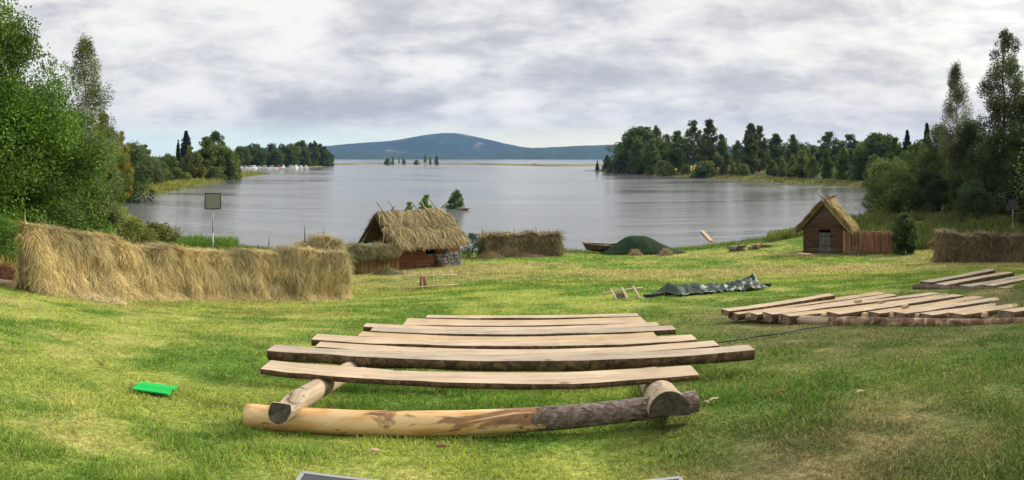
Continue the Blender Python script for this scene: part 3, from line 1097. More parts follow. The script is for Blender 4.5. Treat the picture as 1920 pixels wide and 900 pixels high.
log_mesh('base_log', PT(1714, 538.5, 19.5), PT(2000, 548, 17.0), 0.085, 33, [M['bark'], M['endgrain']], 'pale grey log carrying the planks of the rear right benches', 'log', 'base logs of the right benches', sides=22, jit=0.2)

# ------------------------------------------------------------------ stage deck at the viewer's feet
root = thing('stage_deck', (0, 3.0, gz(0, 3.0)), 'dark grey stage deck with pale metal edges at the very bottom of the picture', 'stage deck')
base = np.array(root.location)
b = B()
dk = 3.62
zt = EYE - dk * (900 + 14 - HOR) / FPX
xl, xr = dk * math.tan((566 - 960) / FPX) * 0.995, dk * math.tan((1275 - 960) / FPX)
b.abox((xl + 0.02, dk - 1.0, zt - 0.03), (xr - 0.02, dk - 0.012, zt))
b.build('deck_panel', mat_plain('dark_deck', (0.065, 0.066, 0.072), 0.6, 0.3, 0, 0.15), root, base, None, False)
b = B()
for lo, hi in (((xl, dk - 0.012, zt - 0.09), (xr, dk + 0.012, zt + 0.004)), ((xl - 0.01, dk - 1.0, zt - 0.09), (xl + 0.012, dk + 0.010, zt + 0.002)),
               ((xr - 0.012, dk - 1.0, zt - 0.09), (xr + 0.01, dk + 0.010, zt + 0.002))):
    b.abox(lo, hi)
b.build('edge_frame', M['steel'], root, base, None, False)
for sx in (xl + 0.08, xr - 0.08):
    for sy in (dk - 0.08, dk - 0.9):
        b = B()
        zb = gz(sx, sy) - 0.02
        b.tube([(sx, sy, zb), (sx, sy, zt - 0.03)], 0.024, 10)
        b.build('leg', M['steel'], root, base, None, False)

# ------------------------------------------------------------------ seat pad on the left slope
m, t, out = new_mat('green_foam')
bsdf(t, out, t.mix(1.0, (0.02, 0.46, 0.09), t.ramp(t.noise(objco(t), 30, 3), [(0.3, 0.88), (0.7, 1.12)]), 'MULTIPLY'), 0.85, 0.1)
q0 = G(290, 7.42)
b = B()
nu, nv = 14, 10
V = []
for iu in range(nu):
    for iv in range(nv):
        u_, v_ = iu / (nu - 1) - 0.5, iv / (nv - 1) - 0.5
        x_ = q0[0] + u_ * 0.40 + v_ * -0.12
        y_ = q0[1] + v_ * 0.46 + u_ * 0.08
        zz_ = gz(x_, y_) + 0.05 + 0.012 * math.sin(v_ * 9 + 1) + (0.014 if abs(v_ + 0.05) < 0.10 else 0)
        V.append((x_, y_, zz_))
V = np.array(V)
i = np.arange(nu - 1)[:, None] * nv
k = np.arange(nv - 1)[None, :]
top_f = np.stack([i + k, i + nv + k, i + nv + k + 1, i + k + 1], -1).reshape(-1, 4)
nV = len(V)
rim = [iv for iv in range(nv)] + [iu * nv + nv - 1 for iu in range(1, nu)] + [(nu - 1) * nv + iv for iv in range(nv - 2, -1, -1)] + [iu * nv for iu in range(nu - 2, 0, -1)]
rim_f = np.array([[rim[q], rim[(q + 1) % len(rim)], rim[(q + 1) % len(rim)] + nV, rim[q] + nV] for q in range(len(rim))])
b.add(np.concatenate([V, V - (0, 0, 0.014)]), [top_f, top_f[:, ::-1] + nV, rim_f])
tag(b.build('seat_pad', m, None, q0, None, False), 'bright green foam seat pad lying folded on the grass', 'seat pad')

# ------------------------------------------------------------------ cable across the lawn
cb = []
for px, d in ((1250, 9.6), (1310, 10.1), (1350, 10.55), (1400, 11.0), (1450, 11.35), (1490, 11.9), (1525, 12.3), (1560, 12.75)):
    q = G(px, d, 0.045)
    cb.append(q)
cb = np.array(cb)
uu = np.linspace(0, len(cb) - 1, 60)
pth = np.stack([np.interp(uu, range(len(cb)), cb[:, j]) for j in range(3)], 1)
pth[:, 0] += 0.05 * np.sin(uu * 3.1)
for q in range(len(pth)):
    pth[q, 2] = gz(pth[q, 0], pth[q, 1]) + 0.045
b = B()
b.tube(pth, 0.012, 6)
tag(b.build('power_cable', M['black'], None, pth[0], None, False), 'thin black cable running over the grass to the right benches', 'cable')
# ------------------------------------------------------------------ hay and straw
HAY_SUN = np.array((0.55, 0.44, 0.225))
HAY_OLD = np.array((0.36, 0.29, 0.155))
HAY_GREEN = np.array((0.255, 0.235, 0.12))
HAY_BROWN = np.array((0.265, 0.205, 0.115))


def hay_cols(n, c, var=0.30, r=None, dark=0.14):
    r = r or rng
    k = 1 + (r.random(n) - 0.5) * 2 * var
    col = c[None, :] * k[:, None]
    g = r.random(n)[:, None]
    col = np.where(g < dark, col * np.array((0.50, 0.50, 0.44)), col)
    col = np.where(g > 0.90, np.minimum(col * np.array((1.32, 1.28, 1.2)), 0.75), col)
    return col


def hay_wall(name, pts, hs, thick, c, seed, n_str, parent, sw=0.016, slen=(0.35, 0.9), foot=0.25, step=0.07, hang=None, clumpy=0.20, label=None):
    """hay hung over a drying rack along a ground path: bulging body of matted hay plus loose hanging stalks.
    pts: ground points; hs: top heights; hang: heights of the lower hem (None = down to the ground)"""
    r = np.random.default_rng(seed)
    pts = np.asarray(pts, float)
    seg = np.hypot(*np.diff(pts[:, :2], axis=0).T)
    s_c = np.concatenate([[0], np.cumsum(seg)])
    L = s_c[-1]
    nu = max(int(L / step), 8)
    su = np.linspace(0, L, nu)
    P = np.stack([np.interp(su, s_c, pts[:, j]) for j in range(3)], 1)
    H = np.interp(su, s_c, hs)
    H = H * (1 + 0.24 * (fbm(su / 0.8, su * 0 + seed, seed, 4) - 0.5)) + 0.10 * (fbm(su / 2.4, su * 0 + 7, seed + 1, 2) - 0.5)
    hem = np.zeros(nu) - 0.03 if hang is None else np.interp(su, s_c, hang) + 0.30 * (fbm(su / 0.5, su * 0 + 2, seed + 2, 4) - 0.5)
    T = np.gradient(P, axis=0)
    T[:, 2] = 0
    T /= np.linalg.norm(T, axis=1)[:, None]
    Nn = np.stack([T[:, 1], -T[:, 0], T[:, 2] * 0], 1)       # side of the viewer when the path runs to the right
    nv = 46
    v = np.linspace(-1, 1, nv)                                # -1 back hem, 0 ridge, 1 front hem
    av = np.abs(v)
    U, Vv = np.meshgrid(su, v, indexing='ij')
    AV = np.abs(Vv)
    zfrac = 1 - np.clip((AV - 0.10) / 0.90, 0, 1) ** 1.05
    zloc = hem[:, None] + (H - hem)[:, None] * zfrac
    prof = 0.30 * np.sqrt(np.clip(AV / 0.16, 0, 1)) + 0.70 * np.clip((AV - 0.10) / 0.9, 0, 1) ** 0.8
    off = thick * prof
    if hang is None:
        off = off + foot * np.clip((AV - 0.80) / 0.20, 0, 1) ** 2.2
    # bunches: folds that hang vertically, tufts with overhangs
    fold = (fbm(U / 0.34, Vv * 1.3 + seed, seed + 3, 4, 0.55) - 0.5) * 1.5
    tuft = (fbm(U / 0.55 + 3, Vv * 3.6 + 11, seed + 4, 4, 0.6) - 0.5)
    off = off + thick * clumpy * 3.4 * (fold * 0.75 + tuft * 0.8) * np.clip(AV * 4, 0, 1)
    e0 = np.clip(np.minimum(su, L - su) / 0.14, 0, 1) ** 0.5
    off = off * (0.62 + 0.38 * e0[:, None])
    side = np.sign(Vv)
    X = P[:, None, :] + Nn[:, None, :] * (off * side)[:, :, None]
    # ground under the foot
    X[:, :, 2] = P[:, None, 2] + zloc
    V = X.reshape(-1, 3)
    i = np.arange(nu - 1)[:, None] * nv
    k = np.arange(nv - 1)[None, :]
    F = np.stack([i + k, i + nv + k, i + nv + k + 1, i + k + 1], -1).reshape(-1, 4)
    endf = [np.array([[q, q + 1, nv - 2 - q, nv - 1 - q]]) for q in range(nv // 2 - 1)]
    ends = np.concatenate([np.concatenate(endf)[:, ::-1], np.concatenate(endf) + (nu - 1) * nv])
    shade = 0.62 + 0.6 * fbm(U / 0.25, Vv * 3 + 5, seed + 6, 4)
    bcol = (c[None, None, :] * 0.62 * shade[:, :, None]).reshape(-1, 3)
    b = B()
    b.add(V, [F, ends], 0, True, bcol)
    # hanging stalks over the whole surface
    Nrm = np.cross(np.gradient(X, axis=0), np.gradient(X, axis=1))
    Nrm /= np.linalg.norm(Nrm, axis=2)[:, :, None] + 1e-9
    out_dir = Nn[:, None, :] * side[:, :, None]
    flip = np.sign((Nrm * out_dir).sum(2) + 0.3 * Nrm[:, :, 2])
    Nrm *= np.where(flip == 0, 1, flip)[:, :, None]
    ui = r.integers(0, nu - 1, n_str)
    wgt = np.where(v > -0.25, 1.0, 0.22)
    vi = r.choice(nv - 1, n_str, p=wgt[:-1] / wgt[:-1].sum())
    fu, fv = r.random(n_str), r.random(n_str)
    p = (X[ui, vi] * ((1 - fu) * (1 - fv))[:, None] + X[ui + 1, vi] * (fu * (1 - fv))[:, None] + X[ui, vi + 1] * ((1 - fu) * fv)[:, None] + X[ui + 1, vi + 1] * (fu * fv)[:, None])
    nn = Nrm[ui, vi]
    dn = X[ui, np.minimum(vi + 2, nv - 1)] - X[ui, np.maximum(vi - 1, 0)]
    dn *= np.where(v[vi] < 0, -1, 1)[:, None]
    dn /= np.linalg.norm(dn, axis=1)[:, None] + 1e-9
    sidev = np.cross(dn, nn)
    lean = r.normal(0, 0.30, n_str)
    wild = r.random(n_str) < 0.32
    lean = np.where(wild, r.normal(0, 1.0, n_str), lean)
    # locks of hay hang together
    lock = (fbm(su[ui] / 0.35, v[vi] * 2.6, seed + 12, 3) - 0.5) * 1.5 * (0.4 + (fbm(su[ui] / 1.6, v[vi] * 1.2, seed + 13, 2)))
    tt = dn + sidev * (lean + lock)[:, None] + nn * r.normal(0.10, 0.13, n_str)[:, None]
    tt /= np.linalg.norm(tt, axis=1)[:, None]
    Ls = r.uniform(*slen, n_str)
    room = np.maximum((p[:, 2] - (P[ui, 2] + hem[ui])) * 1.0 + 0.12, 0.10)
    Ls = np.minimum(Ls, room)
    p = p + nn * r.uniform(0.0, 0.05, n_str)[:, None]
    # clumps of greener and browner hay
    k2 = fbm(su[ui] / 0.9, v[vi] * 1.6 + 3, seed + 14, 4)
    cc = hay_cols(n_str, c, 0.28, r) * (1 + (k2 - 0.5)[:, None] * np.array((1.1, 1.0, 0.85)) * 1.15)
    Vs, Fs, Cs = strands(p, tt, nn, Ls, np.full(n_str, sw) * r.uniform(0.6, 1.4, n_str), np.clip(cc, 0.02, 0.8), 0.35, 3, r)
    b.add(Vs, [Fs], 0, False, Cs)
    return b.build(name, M['straw'], parent, np.array(parent.location) if parent else P[0], label)


def stake(p, h, lean=(0, 0), rad=0.028, m='pole', sharp=True, seed=0):
    b = B()
    p = np.asarray(p, float)
    top = p + (lean[0], lean[1], h)
    n = 7
    path = [p + (top - p) * q for q in np.linspace(0, 1, n)]
    path = np.array(path)
    path[1:-1, 0] += np.random.default_rng(seed).normal(0, 0.012, n - 2)
    rr = np.linspace(rad, rad * 0.75, n)
    if sharp:
        rr[-1] = rad * 0.25
    b.tube(path, rr, 8)
    return b


def hay_rack(label, path, hs, thick, c, seed, n, poles, group='hay drying racks', polemat='pole', rails=True, **kw):
    """path: list of (px, d) on the ground, left to right; poles: (px, d, height, lean x, lean y)"""
    pts = [G(px, d) for px, d in path]
    root = thing('hay_rack', tuple(pts[0]), label, 'hay rack', group)
    base = np.array(root.location)
    hay_wall('hay', pts, hs, thick, c, seed, n, root, **kw)
    for q, (px, d, h, lx, ly) in enumerate(poles):
        b = stake(G(px, d, -0.15), h + 0.15, (lx, ly), 0.03, polemat, True, seed + q)
        b.build('pole', M[polemat], root, base, None, False)
    return root


# long sunny rack across the left
LP = [(46, 19.3), (120, 20.4), (200, 21.6), (300, 22.9), (400, 24.5), (500, 25.7), (580, 26.4), (650, 26.9)]
LH = [1.80, 1.72, 1.74, 1.68, 1.72, 1.76, 1.80, 1.74]
lr = hay_rack('long rack of golden hay stretching across the left of the meadow', LP, LH, 0.46, HAY_SUN, 7, 80000,
              [(47, 19.3, 2.28, 0.0, 0.0), (163, 21.1, 2.05, 0.03, 0), (262, 22.4, 2.05, -0.02, 0), (341, 23.5, 1.85, 0, 0), (543, 26.1, 1.88, 0.0, 0), (634, 26.8, 1.95, 0.04, 0)],
              sw=0.013, foot=0.34, clumpy=0.26, slen=(0.18, 0.60))
b = B()
q0 = G(36, 19.25, 1.58)
q1 = G(54, 19.4, 1.30)
b.tube([q0, (q0 + q1) / 2, q1], 0.03, 8)
b.build('rail_end', M['palepole'], lr, np.array(lr.location), None, False)

# the sunny rack just behind its right end
hay_rack('short golden hay rack just behind the right end of the long rack', [(486, 33.0), (540, 33.3), (590, 33.6), (640, 34.0)], [1.15, 1.50, 2.05, 2.02], 0.42, HAY_SUN * 0.97, 17, 12000,
         [(485, 32.9, 1.82, 0, 0), (503, 33.0, 2.18, 0.02, 0), (573, 33.5, 2.75, -0.06, 0), (607, 33.8, 2.55, 0.0, 0)], sw=0.018, polemat='darkpole')

# hay rack in the middle, by the shore
hay_rack('greyish brown hay rack standing alone at the shore right of the thatched house', [(905, 46.6), (950, 46.8), (1000, 47.2), (1048, 47.6)], [1.42, 1.48, 1.52, 1.62], 0.42, HAY_OLD * 0.86, 27, 16000,
         [(904, 46.5, 2.0, 0, 0), (964, 46.9, 1.95, 0.0, 0), (1005, 47.2, 1.98, 0, 0), (1046, 47.5, 1.90, -0.05, 0)], sw=0.045, polemat='darkpole', foot=0.3)
# rack on the right, in the shade
hay_rack('long shaded brown hay rack at the right edge below the tall trees', [(1757, 40.6), (1800, 40.8), (1850, 41.0), (1900, 41.1), (1960, 41.2), (2040, 41.5)], [1.78, 1.62, 1.60, 1.52, 1.72, 1.7], 0.42, HAY_BROWN * 0.82, 37, 24000,
         [(1825, 40.9, 1.70, 0, 0), (1975, 41.2, 1.9, 0, 0)], sw=0.036, foot=0.22, slen=(0.4, 1.1))


def hay_heap(label, px, d, rx, ry, h, c, seed, n, group='loose heaps of hay', sw=0.02, name='hay_heap', cat='hay heap'):
    r = np.random.default_rng(seed)
    p0 = G(px, d)
    nu, nv = 26, 9
    a = np.linspace(0, 2 * np.pi, nu, endpoint=False)
    V = []
    for j_ in range(nv):
        q = j_ / (nv - 1)
        rad = (1 - q) ** 0.8
        for k_ in range(nu):
            w_ = 1 + 0.5 * (float(vnoise(math.cos(a[k_]) * 2 + seed, math.sin(a[k_]) * 2 + q * 3, seed)) - 0.5)
            x_, y_ = p0[0] + rx * rad * w_ * math.cos(a[k_]), p0[1] + ry * rad * w_ * math.sin(a[k_])
            V.append((x_, y_, p0[2] - 0.04 + h * math.sin(q * math.pi / 2) * (0.8 + 0.4 * w_ * 0.5)))
    V = np.array(V)
    i = np.arange(nv - 1)[:, None] * nu
    k = np.arange(nu)[None, :]
    F = np.stack([i + k, i + (k + 1) % nu, i + nu + (k + 1) % nu, i + nu + k], -1).reshape(-1, 4)
    b = B()
    b.add(V, [F], 0, True, c * 0.6)
    # stalks
    idx = r.integers(0, len(V), n)
    p = V[idx] + r.normal(0, 0.06, (n, 3)) * (1, 1, 0.4)
    out_ = p - p0
    out_[:, 2] = 0
    out_ /= np.linalg.norm(out_, axis=1)[:, None] + 1e-6
    nn = out_ * 0.6 + (0, 0, 0.8)
    nn /= np.linalg.norm(nn, axis=1)[:, None]
    tt = np.cross(nn, r.normal(0, 1, (n, 3)))
    tt += out_ * 0.4 - np.array((0, 0, 0.3))
    tt /= np.linalg.norm(tt, axis=1)[:, None]
    Vs, Fs, Cs = strands(p, tt, nn, r.uniform(0.2, 0.5, n), np.full(n, sw), hay_cols(n, c, 0.3, r), 0.4, 3, r)
    Vs[:, 2] = np.maximum(Vs[:, 2], p0[2] - 0.12)
    b.add(Vs, [Fs], 0, False, Cs)
    return tag(b.build(name, M['straw'], None, p0, None), label, cat, group)


hay_heap('low heap of fallen hay at the left foot of the lone shore rack', 920, 45.4, 0.95, 0.6, 0.35, HAY_OLD * 0.9, 41, 1800, sw=0.025)
hay_heap('flat spill of hay before the middle of the lone shore rack', 985, 46.0, 1.5, 0.4, 0.16, HAY_OLD, 42, 1200, sw=0.025)
hay_heap('hay fallen on the ground before the palisade left of the thatched house', 728, 36.4, 0.9, 0.5, 0.20, HAY_GREEN, 43, 1400)
hay_heap('small rounded straw heap before the left part of the green net', 1191, 49.0, 0.52, 0.35, 0.30, HAY_OLD * 1.1, 44, 900, sw=0.025)
hay_heap('small rounded straw heap before the right part of the green net', 1249, 49.2, 0.55, 0.35, 0.33, HAY_OLD * 1.1, 45, 900, sw=0.025)
hay_heap('pale straw heap before the log palisade beside the wooden hut', 1603, 48.4, 0.55, 0.4, 0.40, HAY_BROWN, 46, 900, sw=0.025)
hay_heap('long reddish brown straw pile behind the left end of the long rack', 2, 21.5, 1.2, 0.45, 0.42, np.array((0.30, 0.135, 0.07)), 47, 2600, sw=0.02)
hay_heap('dry hay scattered along the left foot of the long rack', 110, 19.9, 2.0, 0.75, 0.10, HAY_SUN * 0.9, 48, 2600, sw=0.015)
log_mesh('grey_log', G(-60, 19.8, 0.10), G(48, 20.2, 0.08), 0.11, 71, [M['oldlog'], M['enddark']], 'grey log lying before the reddish straw pile at the left edge', 'log')


# ------------------------------------------------------------------ palisades
def palisade(label, path, n, h, seed, mat, group='log palisades', rad=0.055, hvar=0.08):
    pts = np.array([G(px, d) for px, d in path])
    root = thing('palisade', tuple(pts[0]), label, 'palisade', group)
    base = np.array(root.location)
    r = random.Random(seed)
    for q in range(n):
        u = q / (n - 1) * (len(pts) - 1)
        k_ = min(int(u), len(pts) - 2)
        p = pts[k_] + (pts[k_ + 1] - pts[k_]) * (u - k_)
        hh = h * (1 + r.uniform(-hvar, hvar))
        rd = rad * r.uniform(0.75, 1.25)
        b = B()
        nn = 6
        pa = np.array([p + np.array((r.gauss(0, 0.008), r.gauss(0, 0.008), -0.1 + (hh + 0.1) * t_)) for t_ in np.linspace(0, 1, nn)])
        b.tube(pa, np.linspace(rd * 1.05, rd * 0.9, nn), 9, 0, 1, 0.08, None, True, q)
        b.build('log_post', [M[mat[r.randrange(len(mat))]], M['sawn_warm']], root, base, None, False)
    return root


M['debarked'] = mat_wood('debarked_post', (0.26, 0.13, 0.07), (0.42, 0.24, 0.13), (0.55, 0.36, 0.22), 0.7, 2, knots=False)
M['redpost'] = mat_wood('reddish_post', (0.12, 0.055, 0.035), (0.25, 0.12, 0.075), (0.38, 0.21, 0.135), 0.7, 2, knots=False)
palisade('low palisade of peeled orange logs joined to the left end of the thatched house', [(646, 36.4), (700, 37.2), (747, 38.2)], 34, 1.02, 5, ['debarked', 'debarked', 'sawn_warm'])
pts = [G(645, 36.3), G(690, 36.9), G(722, 37.5), G(740, 37.9)]
r0 = thing('hung_hay', tuple(pts[0]), 'greenish grey hay hung over the low palisade left of the thatched house', 'hay')
hay_wall('hay', pts, [1.50, 1.48, 1.42, 1.25], 0.36, HAY_GREEN, 57, 14000, r0, 0.02, (0.3, 0.8), hang=[0.70, 0.85, 0.72, 0.95], clumpy=0.25)
for q, (px, d, h) in enumerate(((633, 36.2, 1.95), (672, 36.6, 1.62), (719, 37.4, 2.35))):
    stake(G(px, d, -0.1), h + 0.1, (0, 0), 0.028, 'pole', True, q).build('pole', M['pole'], r0, np.array(r0.location), None, False)
palisade('tall palisade of dark reddish logs beside the wooden hut', [(1583, 48.9), (1630, 49.0), (1678, 49.2)], 29, 1.60, 6, ['redpost', 'redpost', 'redpost', 'darkpole', 'debarked'], rad=0.07)
b = stake(G(1680, 49.0, -0.1), 2.05, (0, 0), 0.04, 'debarked', False, 3)
tag(b.build('stake', M['debarked'], None, G(1680, 49.0), None, False), 'single tall pale stake at the right end of the hut palisade', 'stake')


# ------------------------------------------------------------------ timber walls
m, t, out = new_mat('tarred_boards')
co = objco(t)
g1 = t.noise(t.vmul(co, (1.2, 1.2, 14)), 1.0, 6, 0.6, 0.4)
c = t.ramp(g1, [(0.3, (0.115, 0.045, 0.026)), (0.5, (0.20, 0.085, 0.048)), (0.7, (0.29, 0.14, 0.085))])
bsdf(t, out, c, 0.75, 0.25, 0, g1, 0.5, 0.015)
M['board'] = m
m, t, out = new_mat('brown_boards')
co = objco(t)
g1 = t.noise(t.vmul(co, (1.2, 1.2, 14)), 1.0, 6, 0.6, 0.4)
c = t.ramp(g1, [(0.3, (0.042, 0.022, 0.013)), (0.5, (0.078, 0.041, 0.024)), (0.7, (0.12, 0.068, 0.042))])
bsdf(t, out, c, 0.75, 0.2, 0, g1, 0.5, 0.015)
M['hutboard'] = m
m, t, out = new_mat('field_stone')
co = objco(t)
v = t.n.new('ShaderNodeTexVoronoi')
v.feature = 'DISTANCE_TO_EDGE'
t.put(v.inputs['Vector'], t.vadd(t.vmul(co, (2.1, 2.1, 3.3)), (0, 0, 0.3)))
v.inputs['Scale'].default_value = 1.0
v2 = t.n.new('ShaderNodeTexVoronoi')
t.put(v2.inputs['Vector'], t.vadd(t.vmul(co, (2.1, 2.1, 3.3)), (0, 0, 0.3)))
v2.inputs['Scale'].default_value = 1.0
sn = t.noise(co, 14, 5)
c = t.mix(t.mapr(v.outputs['Distance'], 0.03, 0.10), (0.34, 0.35, 0.32), t.mix(0.35, t.ramp(sn, [(0.3, (0.085, 0.095, 0.095)), (0.7, (0.21, 0.225, 0.225))]), t.mix(0.85, v2.outputs['Color'], (0.17, 0.18, 0.18))))
bsdf(t, out, c, 0.85, 0.2, 0, t.math('ADD', t.mapr(v.outputs['Distance'], 0.0, 0.12), t.math('MULTIPLY', sn, 0.2)), 0.8, 0.05)
M['stone'] = m
M['dark'] = mat_plain('dark_inside', (0.008, 0.008, 0.010), 0.9, 0.05)
M['greyboard'] = mat_wood('grey_board', (0.075, 0.072, 0.070), (0.115, 0.112, 0.108), (0.16, 0.155, 0.15), 1.0, 2, knots=False)


class Loc:
    """local frame of a building: x along the front (right), y away from the viewer, z up"""
    def __init__(s, o, ax):
        s.o = np.asarray(o, float)
        ax = unit(np.array((ax[0], ax[1], 0)))
        s.ax = np.array((ax, (-ax[1], ax[0], 0), (0, 0, 1.0)))

    def p(s, x, y, z):
        return s.o + s.ax[0] * x + s.ax[1] * y + s.ax[2] * z

    def box(s, b, lo, hi, m=0):
        lo, hi = np.asarray(lo, float), np.asarray(hi, float)
        c = (lo + hi) / 2
        b.box(s.p(*c), s.ax, (hi - lo) / 2, m)


def planked(b, L, x0, x1, z0, z1, y, th, bh, m=0, seed=0, ydir=0):
    """horizontal boards that lap a little, one by one"""
    r = random.Random(seed)
    z = z0
    while z < z1 - 0.02:
        h = min(bh * r.uniform(0.85, 1.15), z1 - z)
        j = r.uniform(0, 0.018)
        L.box(b, (x0, y - th - j, z + 0.004), (x1, y - j * 0.3, z + h - 0.008), m)
        z += h


def thatch(name, L, corners, n, c, seed, root, base, sw=0.02, thick=0.22, slen=(0.3, 0.8), overhang=0.12, nu=60, nv=30):
    """one slope of straw: corners = eave-left, eave-right, ridge-right, ridge-left (local)"""
    r = np.random.default_rng(seed)
    e0, e1, r1, r0_ = [np.array(L.p(*q)) for q in corners]
    u = np.linspace(0, 1, nu)
    v = np.linspace(0, 1, nv)
    U, Vv = np.meshgrid(u, v, indexing='ij')
    low = e0[None, None] + (e1 - e0)[None, None] * U[..., None]
    high = r0_[None, None] + (r1 - r0_)[None, None] * U[..., None]
    P = low + (high - low) * Vv[..., None]
    nrm = unit(np.cross(e1 - e0, r0_ - e0))
    if nrm[2] < 0:
        nrm = -nrm
    bump = (fbm(U * 9 + seed, Vv * 5, seed, 5, 0.6) - 0.5) * thick * 1.1 + (fbm(U * 26, Vv * 13, seed + 5, 3) - 0.5) * thick * 0.5
    edge = np.clip(np.minimum.reduce([U, 1 - U]) / 0.04, 0, 1) ** 0.5 * np.clip(Vv / 0.05, 0, 1) ** 0.5
    X = P + nrm * (thick * 0.55 * edge + bump * edge)[..., None]
    sag = 0.05 * np.sin(U * 7 + seed)
    X[..., 2] += sag * (1 - Vv) * 0.5
    V = X.reshape(-1, 3)
    i = np.arange(nu - 1)[:, None] * nv
    k = np.arange(nv - 1)[None, :]
    F = np.stack([i + k, i + nv + k, i + nv + k + 1, i + k + 1], -1).reshape(-1, 4)
    b = B()
    low_ = (P - nrm * thick * 0.35).reshape(-1, 3)
    rim = [q for q in range(nv)] + [q * nv + nv - 1 for q in range(1, nu)] + [(nu - 1) * nv + q for q in range(nv - 2, -1, -1)] + [q * nv for q in range(nu - 2, 0, -1)]
    nV = len(V)
    rf = np.array([[rim[q], rim[(q + 1) % len(rim)], rim[(q + 1) % len(rim)] + nV, rim[q] + nV] for q in range(len(rim))])
    shade = (0.55 + 0.7 * fbm(U * 22, Vv * 9, seed + 8, 4))[..., None]
    cc = (c * 0.68 * shade).reshape(-1, 3)
    b.add(np.concatenate([V, low_]), [F, F[:, ::-1] + nV, rf], 0, True, np.concatenate([cc, cc * 0.6]))
    ui, vi = r.integers(0, nu - 1, n), (nv * r.random(n) ** 1.15).astype(int).clip(0, nv - 1)
    p = X[ui, vi] + (X[np.minimum(ui + 1, nu - 1), vi] - X[ui, vi]) * r.random(n)[:, None] + nrm * r.uniform(0.0, 0.05, n)[:, None]
    down = unit(e0 - r0_)
    along = unit(e1 - e0)
    lean = r.normal(0, 0.34, n) + (fbm(U[ui, vi] * 16, Vv[ui, vi] * 8, seed + 9, 3) - 0.5) * 1.5
    tt = down + along * lean[:, None] + nrm * r.normal(0.10, 0.10, n)[:, None]
    tt[:, 2] -= 0.5 * (vi < 2)
    tt /= np.linalg.norm(tt, axis=1)[:, None]
    nn = np.repeat(nrm[None], n, 0)
    Ls = r.uniform(*slen, n) * np.where(vi < 4, 0.30, 1.0)
    Vs, Fs, Cs = strands(p, tt, nn, Ls, np.full(n, sw) * r.uniform(0.6, 1.4, n), hay_cols(n, c, 0.34, r, 0.26), 0.3, 3, r)
    b.add(Vs, [Fs], 0, False, Cs)
    return b.build(name, M['straw'], root, base)


# ------------------------------------------------------------------ thatched house
pA, pB = G(747, 38.4), G(862, 41.0)
L = Loc((pA[0], pA[1], min(pA[2], pB[2]) - 0.02), pB - pA)
wlen = float(np.hypot(*(pB - pA)[:2]))
dep = 2.5
root = thing('thatched_house', tuple(L.o), 'low reddish board house with a big straw thatched roof by the water', 'house')
base = np.array(root.location)
eave_z, ridge_z = 1.42, 3.22
sx = wlen * 0.575          # where the stone part of the front begins
b = B()
planked(b, L, 0.0, sx * 0.42, 0.10, eave_z + 0.25, 0.0, 0.05, 0.155, 0, 1)
planked(b, L, sx * 0.44, sx * 0.70, 0.22, eave_z + 0.25, -0.03, 0.05, 0.17, 0, 2)
planked(b, L, sx * 0.70 + 0.01, sx * 1.0, 0.16, 0.70, -0.015, 0.05, 0.25, 0, 3)
planked(b, L, sx + 0.02, wlen, 0.86, eave_z + 0.25, 0.0, 0.05, 0.15, 0, 4)
# left gable and the far walls
r = random.Random(4)
z = 0.1
while z < ridge_z - 0.15:
    k_ = np.clip((z - eave_z) / (ridge_z - eave_z), 0, 1)
    y0, y1 = dep / 2 * k_, dep - dep / 2 * k_
    j_ = r.uniform(0, 0.02)
    L.box(b, (0.30 - j_, y0 + 0.06, z), (0.35, y1 - 0.06, z + 0.145))
    L.box(b, (wlen - 0.06, y0 + 0.06, z), (wlen - 0.01 + j_, y1 - 0.06, z + 0.145))
    z += 0.15
L.box(b, (0.3, dep - 0.06, 0.1), (wlen, dep, eave_z + 0.2))
L.box(b, (-0.03, -0.075, 0.05), (0.05, 0.04, eave_z + 0.2))
L.box(b, (sx * 0.42, -0.088, 0.10), (sx * 0.44, 0.02, eave_z + 0.2))
L.box(b, (sx * 0.70, -0.096, 0.16), (sx * 0.70 + 0.05, 0.0, eave_z + 0.2))
b.build('wall', M['board'], root, base, None, False)
b = B()
L.box(b, (sx * 0.70, 0.10, 0.60), (sx * 1.12, 0.14, eave_z + 0.2))
win = b.build('window', M['dark'], root, base, None, False)
b = B()
L.box(b, (sx * 1.05, -0.09, 0.88), (sx * 1.22, -0.058, 1.16))
L.box(b, (sx * 0.76, -0.075, 0.703), (sx * 1.04, 0.02, 0.74))
b.build('shutter', M['board'], win, base - base, None, False).location = (0, 0, 0)
win.children[0].data.transform(Matrix.Translation(-Vector(base)))
# stone footing: proud irregular blocks
b = B()
r = random.Random(12)


def stones(x0, x1, z0, z1, hmin, hmax):
    z = z0
    while z < z1 - 0.03:
        h_ = min(r.uniform(hmin, hmax), z1 - z)
        x = x0
        while x < x1 - 0.05:
            w_ = min(r.uniform(0.22, 0.55), x1 - x)
            c = L.p((x + x + w_) / 2, -0.02 - r.uniform(0, 0.05), z + h_ / 2)
            b.box(c, L.ax, (w_ / 2 - 0.012, 0.14, h_ / 2 - 0.010), 0, None, r.uniform(0.84, 0.97))
            x += w_
        z += h_


stones(sx + 0.04, wlen + 0.02, -0.05, 0.86, 0.20, 0.32)
stones(0.95, sx * 1.03, -0.08, 0.12, 0.10, 0.14)
L.box(b, (0.98, 0.02, -0.1), (wlen, 0.08, 0.84))
o = b.build('stone_footing', M['stone'], root, base, None, False)
bv = o.modifiers.new('bevel', 'BEVEL')
bv.width = 0.035
bv.segments = 2
